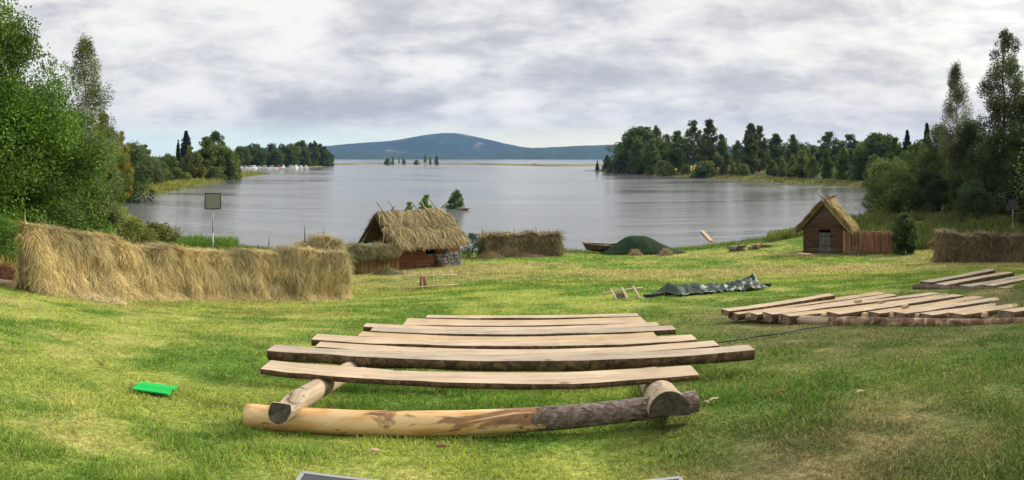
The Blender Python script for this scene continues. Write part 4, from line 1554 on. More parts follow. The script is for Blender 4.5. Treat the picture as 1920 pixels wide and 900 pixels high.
# roof
oh = 0.50
xl_, xr_ = -0.72, wlen + 0.02
roof = thatch('thatched_roof', L, [(xl_ + 0.25, -oh, eave_z - 0.05), (xr_, -oh, eave_z - 0.05), (xr_ - 0.35, dep / 2, ridge_z), (xl_ + 0.1, dep / 2, ridge_z)], 15000, HAY_OLD * 1.15, 63, root, base, 0.045)
thatch('thatched_roof', L, [(xl_ + 0.2, dep + oh, eave_z - 0.05), (xr_, dep + oh, eave_z - 0.05), (xr_ - 0.62, dep / 2, ridge_z), (xl_ + 0.1, dep / 2, ridge_z)], 3000, HAY_OLD, 64, root, base, 0.024)
b = B()
for yy, k_ in ((-oh - 0.02, 1), (dep + oh + 0.1, -1)):
    b.bar(L.p(xl_ + 0.02, yy, eave_z - 0.12), L.p(xl_ + 0.02, dep / 2 + 0.02 * k_, ridge_z - 0.06), 0.10, 0.16, 0, L.ax[0])
    b.bar(L.p(xl_ + 0.5, yy, eave_z - 0.14), L.p(xl_ + 0.5, dep / 2, ridge_z - 0.10), 0.06, 0.12, 0, L.ax[0])
b.build('barge_board', M['darkpole'], root, base, None, False)
# weighting poles laid over the thatch, some crossing at the ridge
sl = np.array((0, -(dep / 2 + oh), -(ridge_z - eave_z + 0.05)))
off_n = 0.33


def roof_pole(x, t0, t1, skew, rad, mat, ext=0.0):
    def at(tq):
        return L.p(x + skew * tq, dep / 2 + sl[1] * tq, ridge_z + sl[2] * tq + off_n * (1 if tq > -0.02 else 1.05) + (0.05 if tq < 0 else 0))
    b = B()
    ts = np.linspace(t0, t1, 9)
    pp = np.array([at(q) for q in ts])
    pp[:, 2] += 0.02 * np.sin(ts * 9 + x)
    b.tube(pp, np.linspace(rad * 0.8, rad, 9), 7)
    b.build('roof_pole', M[mat], root, base, None, False)


W_ = wlen
roof_pole(-0.42, -0.13, 0.62, 0.66, 0.040, 'pole')
roof_pole(0.38, -0.12, 0.30, 0.55, 0.03, 'pole')
roof_pole(0.55, 0.45, 0.72, 0.35, 0.03, 'pole')
roof_pole(1.50, -0.02, 0.55, 0.70, 0.026, 'pole')
roof_pole(1.50, 0.50, 0.74, 0.80, 0.04, 'pole')
roof_pole(1.95, -0.08, 0.72, 0.80, 0.034, 'pole')
roof_pole(2.60, -0.06, 0.25, 0.6, 0.032, 'palepole')
roof_pole(2.9, 0.55, 0.75, 0.45, 0.03, 'pole')
roof_pole(3.35, -0.18, 0.70, 0.95, 0.034, 'pole')
for x_, dx_ in ((3.75, 0.30), (1.15, 0.25), (1.95, -0.25), (0.35, 0.02)):
    b = B()
    a_, c_ = L.p(x_ + dx_, dep / 2 - 0.28, ridge_z + 0.36), L.p(x_ - 0.1, dep / 2 + 0.7, ridge_z - 0.55)
    b.tube([a_, (a_ + c_) / 2, c_], 0.03, 7)
    b.build('roof_pole', M['darkpole'], root, base, None, False)
b = B()
b.tube([L.p(-0.35, -0.35, -0.1), L.p(-0.35, -0.35, 1.9)], 0.028, 8)
b.build('corner_post', M['pole'], root, base, None, False)
# bundle at the step in the stone wall
hay_heap('dark brown bundle leaning at the stone footing of the thatched house', 821, 39.9, 0.20, 0.20, 0.42, np.array((0.12, 0.075, 0.045)), 49, 300, None, name='bundle', cat='bundle')

# ------------------------------------------------------------------ wooden hut on the right
pA, pB = G(1508, 49.5), G(1583, 49.1)
L = Loc((pA[0], pA[1], min(pA[2], pB[2]) - 0.03), pB - pA)
W_ = float(np.hypot(*(pB - pA)[:2]))
D_ = 2.9
wz, rz_ = 1.95, 3.75
root = thing('wooden_hut', tuple(L.o), 'dark brown plank hut with a steep straw roof and grey door', 'hut')
base = np.array(root.location)
b = B()
dx0, dx1, dh = W_ * 0.37, W_ * 0.66, 1.72
planked(b, L, 0, dx0 - 0.16, 0.05, wz, 0.0, 0.04, 0.125, 0, 21)
planked(b, L, dx1 + 0.14, W_, 0.05, wz, 0.0, 0.04, 0.125, 0, 22)
z = 1.86
r = random.Random(9)
while z < rz_ - 0.2:
    k_ = np.clip((z - wz) / (rz_ - wz), 0, 1)
    j_ = r.uniform(0, 0.012)
    L.box(b, (0.05 + W_ / 2 * k_, -0.04 - j_, z), (W_ - 0.05 - W_ / 2 * k_, 0, z + 0.118))
    z += 0.125
z = 0.05
while z < wz:
    L.box(b, (-0.045, 0.02, z), (-0.005, D_, z + 0.118))
    L.box(b, (W_ + 0.005, 0.02, z), (W_ + 0.045, D_, z + 0.118))
    z += 0.125
L.box(b, (0.06, D_ - 0.05, 0.05), (W_ - 0.06, D_, wz))
for x_ in (0.0, W_):
    L.box(b, (x_ - 0.07, -0.065, 0.0), (x_ + 0.07, 0.015, wz))
b.build('wall', M['hutboard'], root, base, None, False)
b = B()
for x_ in (dx0 - 0.155, dx0 - 0.055, dx1 - 0.0, dx1 + 0.075):
    L.box(b, (x_, -0.055, 0.02), (x_ + 0.07, -0.002, dh + 0.05))
L.box(b, (dx0 - 0.155, -0.058, dh + 0.053), (dx1 + 0.145, -0.002, dh + 0.12))
b.build('door_frame', M['hutboard'], root, base, None, False)
b = B()
nb = 6
for q in range(nb):
    x_ = dx0 + 0.02 + (dx1 - dx0 - 0.04) * q / nb
    L.box(b, (x_, -0.035, 0.22), (x_ + (dx1 - dx0 - 0.04) / nb - 0.008, -0.004, dh - 0.16 - 0.02 * (q % 2)))
door = b.build('door', M['greyboard'], root, base, None, False)
b = B()
for z in (0.62, 1.30):
    L.box(b, (dx0 + 0.10, -0.050, z), (dx1 - 0.03, -0.037, z + 0.045))
    L.box(b, (dx1 - 0.06, -0.062, z - 0.03), (dx1 + 0.02, -0.040, z + 0.075))
L.box(b, (dx0 + 0.05, -0.06, 0.95), (dx0 + 0.09, -0.037, 1.08))
o = b.build('hinge', M['black'], door, (0, 0, 0), None, False)
o.location = (0, 0, 0)
o.data.transform(Matrix.Translation(-Vector(base)))
b = B()
L.box(b, (dx0 + 0.0, -0.10, 0.10), (dx1 - 0.05, -0.06, 0.19))
b.build('sill_board', M['greyboard'], root, base, None, False)
b = B()
for q in range(6):
    L.box(b, (-0.1 + q * W_ / 6.0 + 0.01, -0.20 - 0.05 * (q % 2), -0.10), (-0.1 + (q + 1) * W_ / 6.0, 0.0, 0.045 + 0.02 * (q % 3)))
o = b.build('stone_footing', M['stone'], root, base, None, False)
ov = 0.42
thatch('thatched_roof', L, [(-ov, -0.35, wz - 0.30), (-ov, D_ + 0.3, wz - 0.30), (W_ / 2, D_ + 0.3, rz_), (W_ / 2, -0.35, rz_)], 7000, HAY_OLD * 0.95, 73, root, base, 0.05, 0.26, nu=44, nv=26)
thatch('thatched_roof', L, [(W_ + ov, -0.35, wz - 0.30), (W_ + ov, D_ + 0.3, wz - 0.30), (W_ / 2, D_ + 0.3, rz_), (W_ / 2, -0.35, rz_)], 12000, HAY_SUN * 1.3, 74, root, base, 0.05, 0.28, nu=44, nv=26)  # right slope coloured in brighter straw to look sunlit
for q in range(9):
    b = B()
    yy = -0.2 + q * 0.42
    s_ = 1 if q % 2 else -1
    k_ = (0.30, 0.62, 0.45, 0.75, 0.22, 0.55, 0.40, 0.68, 0.50)[q]
    a_, c_ = L.p(W_ / 2 + s_ * k_, yy, rz_ + 0.56 - 0.28 * k_), L.p(W_ / 2 - s_ * 0.40, yy + 0.10, rz_ - 0.12)
    b.tube([a_, (a_ + c_) / 2, c_], [0.034, 0.042, 0.042], 7)
    b.build('ridge_stick', M['redpost'], root, base, None, False)

# small rustic bench by the hut
p0 = G(1508, 44.8)
root = thing('small_bench', tuple(p0), 'small pale rustic bench standing in front of the wooden hut', 'bench')
base = np.array(p0)
a_, c_ = G(1497, 45.3, 0.36), G(1520, 44.1, 0.36)
b = B()
b.bar(a_, c_, 0.30, 0.06)
b.build('seat', M['sawn'], root, base, None, False)
for f_, s_ in ((0.1, -0.1), (0.1, 0.1), (0.9, -0.1), (0.9, 0.1)):
    p = a_ + (c_ - a_) * f_
    sd = unit(np.cross(c_ - a_, (0, 0, 1)))
    pb = p + sd * s_ * 1.4
    pb[2] = gz(pb[0], pb[1]) - 0.03
    b = B()
    b.tube([pb, p + sd * s_ * 0.8 - (0, 0, 0.03)], 0.032, 7)
    b.build('leg', M['sawn_warm'], root, base, None, False)

# ------------------------------------------------------------------ pole lattices
pA, pB = G(752, 28.9), G(858, 29.2)
root = thing('pole_fence', tuple(pA), 'low lattice fence of peeled pale poles before the thatched house', 'fence')
base = np.array(root.location)
ax = (pB - pA)
for q, f_ in enumerate((0.075, 0.225, 0.375, 0.57, 0.73, 0.885)):
    p = pA + ax * f_
    stake(p - (0, 0, 0.06), (0.86, 0.72, 0.72, 0.74, 0.73, 0.74)[q] + 0.06, (0.01 * (q - 2), 0), 0.032, 'palepole', False, q).build('upright', M['palepole'], root, base, None, False)
for z, e in ((0.13, 0.02), (0.60, -0.03)):
    b = B()
    q0, q1 = pA + (0, -0.045, z), pB + (0, -0.045, z + e)
    b.tube([q0, q0 * 0.6 + q1 * 0.4 + (0, 0, 0.015), q1], [0.028, 0.027, 0.022], 8)
    b.build('rail', M['palepole'], root, base, None, False)
p0 = G(794, 29.6)
b = B()
b.tube([p0 - (0, 0, 0.05), p0 + (0, 0, 0.30), p0 + (0.0, 0, 0.58)], [0.17, 0.155, 0.15], 14, 0, 1, 0.1)
tag(b.build('chopping_block', [M['redpost'], M['endgrain']], None, p0, None, False), 'reddish brown upright block of wood standing behind the pale lattice fence', 'chopping block')

# lattice lying tilted on the grass with a basket panel
rt = G(1170, 20.7)
root = thing('pole_gate', tuple(rt), 'small gate of peeled poles lying tilted on the grass left of the tarpaulin', 'gate')
base = np.array(rt)


def lp(px, py, d):
    return PT(px, py, d)


for a_, c_, r_ in ((lp(1131, 550, 20.9), lp(1206, 539.5, 21.1), 0.036), (lp(1139, 565.5, 20.4), lp(1208, 558.5, 20.7), 0.036)):
    b = B()
    b.tube([a_, (a_ + c_) / 2 + (0, 0, 0.01), c_], [r_, r_, r_ * 0.8], 9)
    b.build('rail', M['palepole'], root, base, None, False)
for a_, c_ in ((lp(1145, 542.5, 20.95), lp(1156, 564, 20.4)), (lp(1165.5, 539.5, 21.0), lp(1177, 563, 20.45)), (lp(1186, 536.5, 21.05), lp(1199, 561, 20.55))):
    b = B()
    b.tube([a_ - (0, 0.05, 0), (a_ + c_) / 2 + (0.012, -0.05, 0), c_ - (0, 0.05, 0)], [0.034, 0.036, 0.036], 9)
    b.build('upright', M['palepole'], root, base, None, False)
b = B()
cq = [lp(1153.5, 550, 20.85), lp(1171, 548.5, 20.9), lp(1176, 561.5, 20.5), lp(1158, 563, 20.45)]
cq = np.array(cq)
b.add(np.concatenate([cq, cq + (0, 0.04, -0.02)]), [np.array([[0, 1, 2, 3], [7, 6, 5, 4], [0, 4, 5, 1], [1, 5, 6, 2], [2, 6, 7, 3], [3, 7, 4, 0]])])
b.build('infill_panel', M['bark'], root, base, None, False)

# ------------------------------------------------------------------ tarpaulin over timber
m, t, out = new_mat('green_tarpaulin')
co = objco(t)
n1 = t.noise(co, 9, 5, 0.6, 0.8)
bsdf(t, out, t.ramp(n1, [(0.3, (0.006, 0.022, 0.016)), (0.7, (0.015, 0.044, 0.032))]), 0.46, 0.32, 0, n1, 0.35, 0.03)
M['tarp'] = m
tL, tR = G(1243, 21.4), G(1420, 24.0)
ax = unit((tR - tL) * (1, 1, 0))
sd = np.array((ax[1], -ax[0], 0))
ln = float(np.hypot(*(tR - tL)[:2]))
nu, nv = 90, 26
V = []
for iu in range(nu):
    u_ = iu / (nu - 1)
    for iv in range(nv):
        v_ = iv / (nv - 1) * 2 - 1
        wv = 0.62 + 0.10 * math.sin(u_ * 5 + 1)
        ridge = 0.26 + 0.14 * math.exp(-((u_ - 0.93) / 0.10) ** 2) + 0.07 * math.exp(-((u_ - 0.05) / 0.08) ** 2) - 0.05 * math.exp(-((u_ - 0.5) / 0.1) ** 2)
        fr = float(fbm(u_ * 9 + v_ * 0.8, v_ * 2.2, 77, 4, 0.6)) - 0.5
        fr2 = float(fbm(u_ * 26 + v_ * 2.5, v_ * 2.0 + 8, 79, 3)) - 0.5
        hem = 1 + 0.42 * (float(fbm(u_ * 6, 3.3 if v_ > 0 else 8.8, 83, 3)) - 0.5)
        y_ = v_ * wv * hem
        z_ = ridge * (1 - abs(v_) ** 1.25) * (1 - 0.5 * max(0, v_) * 0) + fr * 0.24 * (1 - 0.4 * abs(v_)) + fr2 * 0.13
        edge = min(u_, 1 - u_) / 0.05
        z_ *= min(1, max(0.25, edge))
        p = tL + ax * (u_ * ln) + sd * (y_ + fr * 0.10)
        V.append((p[0], p[1], gz(p[0], p[1]) + max(z_, 0.0) + 0.055))
V = np.array(V)
i = np.arange(nu - 1)[:, None] * nv
k = np.arange(nv - 1)[None, :]
F = np.stack([i + k, i + nv + k, i + nv + k + 1, i + k + 1], -1).reshape(-1, 4)
b = B()
b.add(V, [F], 0, True)
tp = b.build('tarpaulin', M['tarp'], None, tL, None, False)
so = tp.modifiers.new('solid', 'SOLIDIFY')
so.thickness = 0.006
tag(tp, 'crumpled dark green plastic tarpaulin lying over timber on the grass', 'tarpaulin')
for a_, c_, s_, nm in ((G(1208, 20.75, 0.06), G(1268, 21.7, 0.07), 0.055, 'thin black beam sticking out left from under the crumpled tarpaulin'),
                       (G(1405, 23.5, 0.10), G(1444, 24.4, 0.10), 0.07, 'short black beam end sticking out right from under the crumpled tarpaulin')):
    b = B()
    b.bar(a_, c_, 0.10, s_ * 1.6)
    tag(b.build('timber_beam', M['dark'] if False else mat_plain('black_stained_timber', (0.03, 0.027, 0.026), 0.7), None, a_, None, False), nm, 'beam', 'beams under the tarpaulin')

# ------------------------------------------------------------------ boat and green net on the shore
M['boatwood'] = mat_wood('tarred_boat', (0.05, 0.03, 0.02), (0.10, 0.062, 0.04), (0.17, 0.11, 0.07), 1.0, 0, knots=False)
bs, be = G(1099, 50.6), G(1168, 51.6)
bx = unit((be - bs) * (1, 1, 0))
bn = np.array((bx[1], -bx[0], 0))
LB = float(np.hypot(*(be - bs)[:2])) + 2.0
root = thing('rowing_boat', tuple(bs), 'tarred wooden rowing boat lying at the shore, half under the green net', 'boat')
base = np.array(bs)
nu, nv = 26, 13
V, I = [], []
for layer in (0, 1):
    for iu in range(nu):
        u_ = iu / (nu - 1)
        half = 0.72 * math.sin(min(1, u_ * 1.15 + 0.04) * math.pi * 0.92) ** 0.75 + 0.02
        sheer = 0.52 + 0.34 * (1 - u_) ** 3 + 0.25 * u_ ** 3
        keel = 0.05 + 0.30 * (1 - u_) ** 5
        for iv in range(nv):
            v_ = iv / (nv - 1) * 2 - 1
            y_ = half * (abs(v_) ** 0.75) * np.sign(v_) * (1 - 0.05 * layer)
            z_ = keel + (sheer - keel) * abs(v_) ** 2.0 + 0.03 * layer
            x_ = u_ * LB - 0.25 * (1 - u_) ** 4 * abs(v_) ** 2
            p = bs + bx * x_ + bn * y_
            V.append((p[0], p[1], base[2] + z_ - 0.06))
V = np.array(V)
i = np.arange(nu - 1)[:, None] * nv
k = np.arange(nv - 1)[None, :]
F = np.stack([i + k, i + nv + k, i + nv + k + 1, i + k + 1], -1).reshape(-1, 4)
nV = nu * nv
b = B()
rimf = []
for iu in range(nu - 1):
    for iv in (0, nv - 1):
        a_ = iu * nv + iv
        rimf.append((a_, a_ + nv, a_ + nv + nV, a_ + nV))
b.add(V, [F, F[:, ::-1] + nV, np.array(rimf)], 0, True)
b.build('hull', M['boatwood'], root, base, None, False)
for iv in (0, nv - 1):
    b = B()
    b.tube(V[[iu * nv + iv for iu in range(nu)]], 0.030, 7)
    b.build('gunwale', M['pole'], root, base, None, False)
for u_ in (0.22, 0.42):
    iu = int(u_ * (nu - 1))
    a_, c_ = V[iu * nv + 1] - (0, 0, 0.05), V[iu * nv + nv - 2] - (0, 0, 0.05)
    b = B()
    b.bar(a_, c_, 0.20, 0.035)
    b.build('thwart', M['sawn_grey'], root, base, None, False)
b = B()
b.bar(bs + bx * 0.6 + (0, 0, 0.40), bs + bx * 2.5 + bn * 0.2 + (0, 0, 0.80), 0.10, 0.03)
tag(b.build('oar', M['palepole'], None, bs, None, False), 'pale oar or board lying across the rowing boat', 'oar')
b = B()
b.tube([bs + bx * 0.28 + (0, 0, 0.3), bs + bx * 0.30 + (0, 0, 1.25)], [0.03, 0.022], 7)
b.build('stem_post', M['palepole'], root, base, None, False)

m, t, out = new_mat('green_net')
n1 = t.noise(objco(t), 3.0, 5, 0.65, 0.5)
n2 = t.noise(objco(t), 40.0, 2)
bsdf(t, out, t.mix(1.0, t.ramp(n1, [(0.3, (0.012, 0.028, 0.014)), (0.7, (0.034, 0.060, 0.030))]), t.ramp(n2, [(0.3, 0.6), (0.7, 1.4)]), 'MULTIPLY'), 0.9, 0.1, 0, n1, 0.6, 0.08)
nL, nR = G(1130, 49.6), G(1287, 51.2)
ax = unit((nR - nL) * (1, 1, 0))
sd = np.array((ax[1], -ax[0], 0))
ln = float(np.hypot(*(nR - nL)[:2]))
nu, nv = 70, 24
V = []
prof_u = [0, 0.06, 0.16, 0.28, 0.36, 0.52, 0.60, 0.72, 0.84, 0.92, 1.0]
prof_z = [0.0, 0.22, 0.62, 1.12, 1.26, 1.24, 1.06, 0.66, 0.30, 0.14, 0.05]
for iu in range(nu):
    u_ = iu / (nu - 1)
    hz_ = float(np.interp(u_, prof_u, prof_z))
    for iv in range(nv):
        v_ = iv / (nv - 1) * 2 - 1
        wv = 0.55 + 0.95 * math.sin(math.pi * min(1, max(0, u_))) ** 0.6
        fr = float(fbm(u_ * 9, v_ * 2.5, 177, 4, 0.55)) - 0.5
        y_ = v_ * wv * (1 + 0.15 * (float(fbm(u_ * 7, 1.1 + (v_ > 0), 178, 3)) - 0.5))
        z_ = hz_ * (1 - abs(v_) ** 1.7) + fr * 0.20 * min(1, hz_) + 0.04
        p = nL + ax * (u_ * ln) + sd * (y_ - 0.6)
        V.append((p[0], p[1], max(gz(p[0], p[1]), 0.1) + z_))
V = np.array(V)
i = np.arange(nu - 1)[:, None] * nv
k = np.arange(nv - 1)[None, :]
F = np.stack([i + k, i + nv + k, i + nv + k + 1, i + k + 1], -1).reshape(-1, 4)
b = B()
b.add(V, [F], 0, True)
o = b.build('green_net', m, None, nL, None, False)
so = o.modifiers.new('solid', 'SOLIDIFY')
so.thickness = 0.02
tag(o, 'dark green camouflage net draped over a mound at the shore', 'net')


# ------------------------------------------------------------------ firewood and fire place by the shore
def woodpile(label, px, d, n, rad, ln_, seed, cat='firewood pile'):
    r = random.Random(seed)
    p0 = G(px, d)
    root = thing('firewood_pile', tuple(p0), label, cat, 'firewood heaps by the shore')
    for q in range(n):
        b = B()
        a = r.uniform(-0.5, 0.5) + 0.2
        lv = q % 3
        c = p0 + np.array((r.uniform(-0.5, 0.5) * ln_, r.uniform(-0.3, 0.3), 0.08 + lv * rad * 1.6 * (1 - 0.2 * r.random())))
        dv = np.array((math.cos(a), math.sin(a), r.uniform(-0.12, 0.16))) * ln_ * r.uniform(0.35, 0.6)
        b.tube([c - dv, c, c + dv], rad * r.uniform(0.7, 1.2), 8, 0, 1, 0.1)
        b.build('log', [M['bark'] if q % 2 else M['pole'], M['endgrain']], root, np.array(p0), None, False)


woodpile('dark firewood pile at the shore left of the fire place', 1381, 52.5, 12, 0.085, 0.9, 3)
woodpile('small dark stack of split logs in the middle of the fire place', 1412, 53.2, 6, 0.08, 0.45, 4)
woodpile('heap of grey branches at the shore right of the fire place', 1430, 55.0, 11, 0.05, 1.0, 5)
b = B()
p0 = G(1421, 53.3)
b.tube([p0 - (0, 0, 0.05), p0 + (0, 0, 0.42)], [0.15, 0.13], 10, 0, 1, 0.1)
tag(b.build('chopping_block', [M['debarked'], M['sawn_warm']], None, p0, None, False), 'orange upright chopping block at the fire place by the shore', 'chopping block')

# pale board lying in the shallow water
b = B()
a_, c_ = PT(1316, 433.5, 71), PT(1334, 451, 62.5)
a_[2], c_[2] = 0.10, 0.06
b.bar(a_, c_, 0.34, 0.08)
tag(b.build('floating_board', M['sawn_warm'], None, a_, None, False), 'pale floating board lying in the water off the shore', 'board')


# ------------------------------------------------------------------ floodlights
def floodlight(label, px, d, py_t, py_b, wpx, z_base, face_lit, tilt):
    x, y = XY(px, d)
    zb = z_base if z_base is not None else gz(x, y)
    zt, zl = ZP(py_t, d), ZP(py_b, d)
    root = thing('floodlight', (x, y, zb), label, 'floodlight', 'floodlights on poles')
    base = np.array((x, y, zb))
    b = B()
    b.tube([(x, y, zb - 0.2), (x, y, (zb + zl) / 2)], 0.050, 10)
    b.tube([(x, y, (zb + zl) / 2 - 0.05), (x, y, zl + 0.02)], 0.034, 10)
    for q in (0.30, 0.62):
        zz_ = zb + (zl - zb) * q
        b.tube([(x, y, zz_), (x, y, zz_ + 0.07)], 0.064, 10)
    b.build('pole', M['steel'], root, base, None, False)
    wd = wpx * d / FPX / 2
    hh = (zt - zl) / 2
    vd = unit(np.array((-x, -y, 0)))
    sdv = np.array((vd[1], -vd[0], 0)) * -1
    c = np.array((x, y, (zt + zl) / 2))
    ax = (sdv, vd, (0, 0, 1.0))
    b = B()
    b.box(c - vd * 0.07, ax, (wd, 0.085, hh), 0, None, 0.98)
    for s_ in (-1, 1):
        b.box(c + sdv * s_ * (wd - 0.02) + vd * 0.025, ax, (0.022, 0.022, hh))
        b.box(c + np.array((0, 0, 1)) * s_ * (hh - 0.02) + vd * 0.026, ax, (wd - 0.043, 0.021, 0.022))
    b.build('housing', M['black'], root, base, None, False)
    b = B()
    b.box(c + vd * 0.020, ax, (wd - 0.045, 0.004, hh - 0.045))
    b.build('glass', face_lit, root, base, None, False)
    b = B()
    for s_ in (-1, 1):
        b.box(c + sdv * s_ * (wd + 0.035) + np.array((0, 0, -hh * 0.45)) - vd * 0.05, ax, (0.012, 0.03, hh * 0.62))
    b.box(c + np.array((0, 0, -hh - 0.04)) - vd * 0.05, ax, (wd + 0.045, 0.03, 0.015))
    b.build('bracket', M['steel'], root, base, None, False)
    return root


floodlight('square grey floodlight with a dark frame on a steel pole at the left shore', 399, 47.0, 362, 391.5, 30, None, mat_plain('matt_glass', (0.30, 0.29, 0.25), 0.25, 0.5, 0, 0.06), 0)
floodlight('small dark floodlight on a grey pole at the right edge before the trees', 1899, 60.0, 374.5, 392, 18, None, mat_plain('dark_glass', (0.05, 0.05, 0.055), 0.3, 0.5, 0, 0.06), 0)
# ------------------------------------------------------------------ trees
def cards(P, size, r, upbias=0.5, outward=None, ow=0.5):
    """leaf-sized diamond faces at P"""
    n = len(P)
    N = r.normal(0, 1, (n, 3))
    N[:, 2] += upbias
    if outward is not None:
        N += outward * ow * 1.6
    N /= np.linalg.norm(N, axis=1)[:, None]
    Tn = np.cross(N, r.normal(0, 1, (n, 3)))
    Tn /= np.linalg.norm(Tn, axis=1)[:, None] + 1e-9
    Bn = np.cross(N, Tn)
    s = np.broadcast_to(np.asarray(size, float), (n,)) * r.uniform(0.7, 1.35, n)
    V = np.stack([P - Tn * s[:, None], P - Bn * (s * 0.55)[:, None], P + Tn * s[:, None], P + Bn * (s * 0.55)[:, None]], 1)
    F = (np.arange(n)[:, None] * 4 + np.arange(4)[None]).astype(np.int64)
    return V.reshape(-1, 3), F


def leaf_cols(n, base, clump_k, r, yellow=0.06):
    c = np.asarray(base)[None] * (1 + (r.random(n) - 0.5)[:, None] * 0.55) * clump_k[:, None]
    y = r.random(n) < yellow
    c[y] = c[y] * np.array((1.9, 1.45, 0.9))
    return np.repeat(np.clip(c, 0.004, 0.5), 4, axis=0)


def crown_mesh(name, clumps, n, leaf, r, base, upbias=0.4, shell=0.5, yellow=0.05, tight=1.0, dens=None):
    """clumps: rows of x, y, z, rx, ry, rz. Leaves sit mostly on the outside of each clump"""
    cl = np.asarray(clumps, float)
    vol = (cl[:, 3] * cl[:, 4] * cl[:, 5]) ** 0.75
    if dens is not None:
        vol = vol * dens
    idx = r.choice(len(cl), n, p=vol / vol.sum())
    dv = r.normal(0, 1, (n, 3))
    dv /= np.linalg.norm(dv, axis=1)[:, None]
    q = shell + (1 - shell) * r.random(n) ** 0.6
    q = q * (1 + 0.22 * np.abs(r.normal(0, 1, n)) * (r.random(n) < 0.3))
    P = cl[idx, :3] + dv * q[:, None] * cl[idx, 3:6] * tight
    kk = r.uniform(0.55, 1.45, len(cl))
    V, F = cards(P, leaf, r, upbias, dv, 0.5)
    return np_mesh(name, V, [F], [M['leaf']], None, leaf_cols(n, base, kk[idx], r, yellow))


def trunk_mesh(name, H, r0, clumps, r, mat, lean=0.02, limbs=22, stems=1, spread=0.0):
    b = B()
    cl = np.asarray(clumps, float)
    for s in range(stems):
        a = r.uniform(0, 2 * np.pi)
        off = np.array((math.cos(a), math.sin(a), 0)) * spread * (0 if stems == 1 else 1)
        n = 9
        u = np.linspace(0, 1, n)
        path = np.stack([off[0] * u * 1.2 + lean * H * u ** 1.5 * math.cos(a) + r.normal(0, 0.008 * H, n) * u, off[1] * u * 1.2 + lean * H * u ** 1.5 * math.sin(a) + r.normal(0, 0.008 * H, n) * u, -0.25 + (H * 0.95 + 0.25) * u], 1)
        b.tube(path, r0 * (1 - u) ** 0.8 + 0.012 * H / 10, 8)
        b.tube([path[0], path[0] + (0, 0, 0.35)], [r0 * 1.45, r0 * 1.0], 8)
    if len(cl):
        pick = r.choice(len(cl), min(limbs, len(cl)), replace=False)
        for j in pick:
            c = cl[j, :3]
            hz = max(0.12 * H, c[2] - 0.45 * math.hypot(c[0], c[1]) - 0.06 * H)
            u_ = min(hz / (H * 0.95), 0.98)
            p0 = np.array([np.interp(u_, u, path[:, 0]), np.interp(u_, u, path[:, 1]), hz])
            mid = (p0 + c) / 2 + np.array((0, 0, -0.02 * H)) + r.normal(0, 0.01 * H, 3)
            rl = max(0.28 * r0 * (1 - u_ * 0.6), 0.012)
            b.tube([p0, mid, c], [rl, rl * 0.65, rl * 0.25], 5)
    return np_mesh(name, np.concatenate(b.V), b.F, [mat], b.M, None, b.S)


def envelope(kind, t):
    """relative crown radius at relative crown height t (0 base, 1 top)"""
    if kind == 'round':
        return np.sqrt(np.clip(1 - ((t - 0.45) / 0.56) ** 2, 0.02, 1))
    if kind == 'tall':
        return np.clip(np.sqrt(np.clip(1 - ((t - 0.38) / 0.63) ** 2, 0.01, 1)), 0.12, 1) * (1 - 0.25 * t)
    if kind == 'aspen':
        return np.clip((np.clip(t / 0.2, 0, 1) ** 0.6) * (1 - t) ** 0.55 * 1.15, 0.14, 1)
    if kind == 'birch':
        return np.clip(np.clip(t / 0.25, 0, 1) ** 0.7 * (1 - t ** 1.8) ** 0.8, 0.10, 1)
    if kind == 'bush':
        return np.sqrt(np.clip(1 - (t * 0.95) ** 2, 0.05, 1))
    return np.ones_like(t)


def make_decid(kind, seed, H, R, base_t, n, leaf, col, nclump=46, cr=0.30, droop=1.0, bark='trunk', r0=None, stems=1, shell=0.45, yellow=0.05, limbs=22):
    r = np.random.default_rng(seed)
    t = r.random(nclump) ** 0.85
    t[:3] = (0.97, 0.9, 0.83)
    env = envelope(kind, t)
    rad = R * env * np.clip(r.random(nclump) ** 0.45, 0.2, 1) * r.uniform(0.75, 1.12, nclump)
    rad[:2] *= 0.15
    a = r.uniform(0, 2 * np.pi, nclump)
    z = H * (base_t + (1 - base_t) * t * 0.95)
    s = R * cr * r.uniform(0.6, 1.35, nclump) * (0.50 + 0.5 * env)
    cl = np.stack([rad * np.cos(a), rad * np.sin(a), z, s, s, s * droop], 1)
    cl[:, 2] -= (droop - 1) * s * 0.5 if droop > 1 else 0
    crown = crown_mesh(kind + '_crown', cl, n, leaf, r, col, 0.4, shell, yellow)
    trunk = trunk_mesh(kind + '_trunk', H, r0 or H * 0.013, cl, r, M[bark], 0.015, limbs, stems, R * 0.25)
    return trunk, crown, H


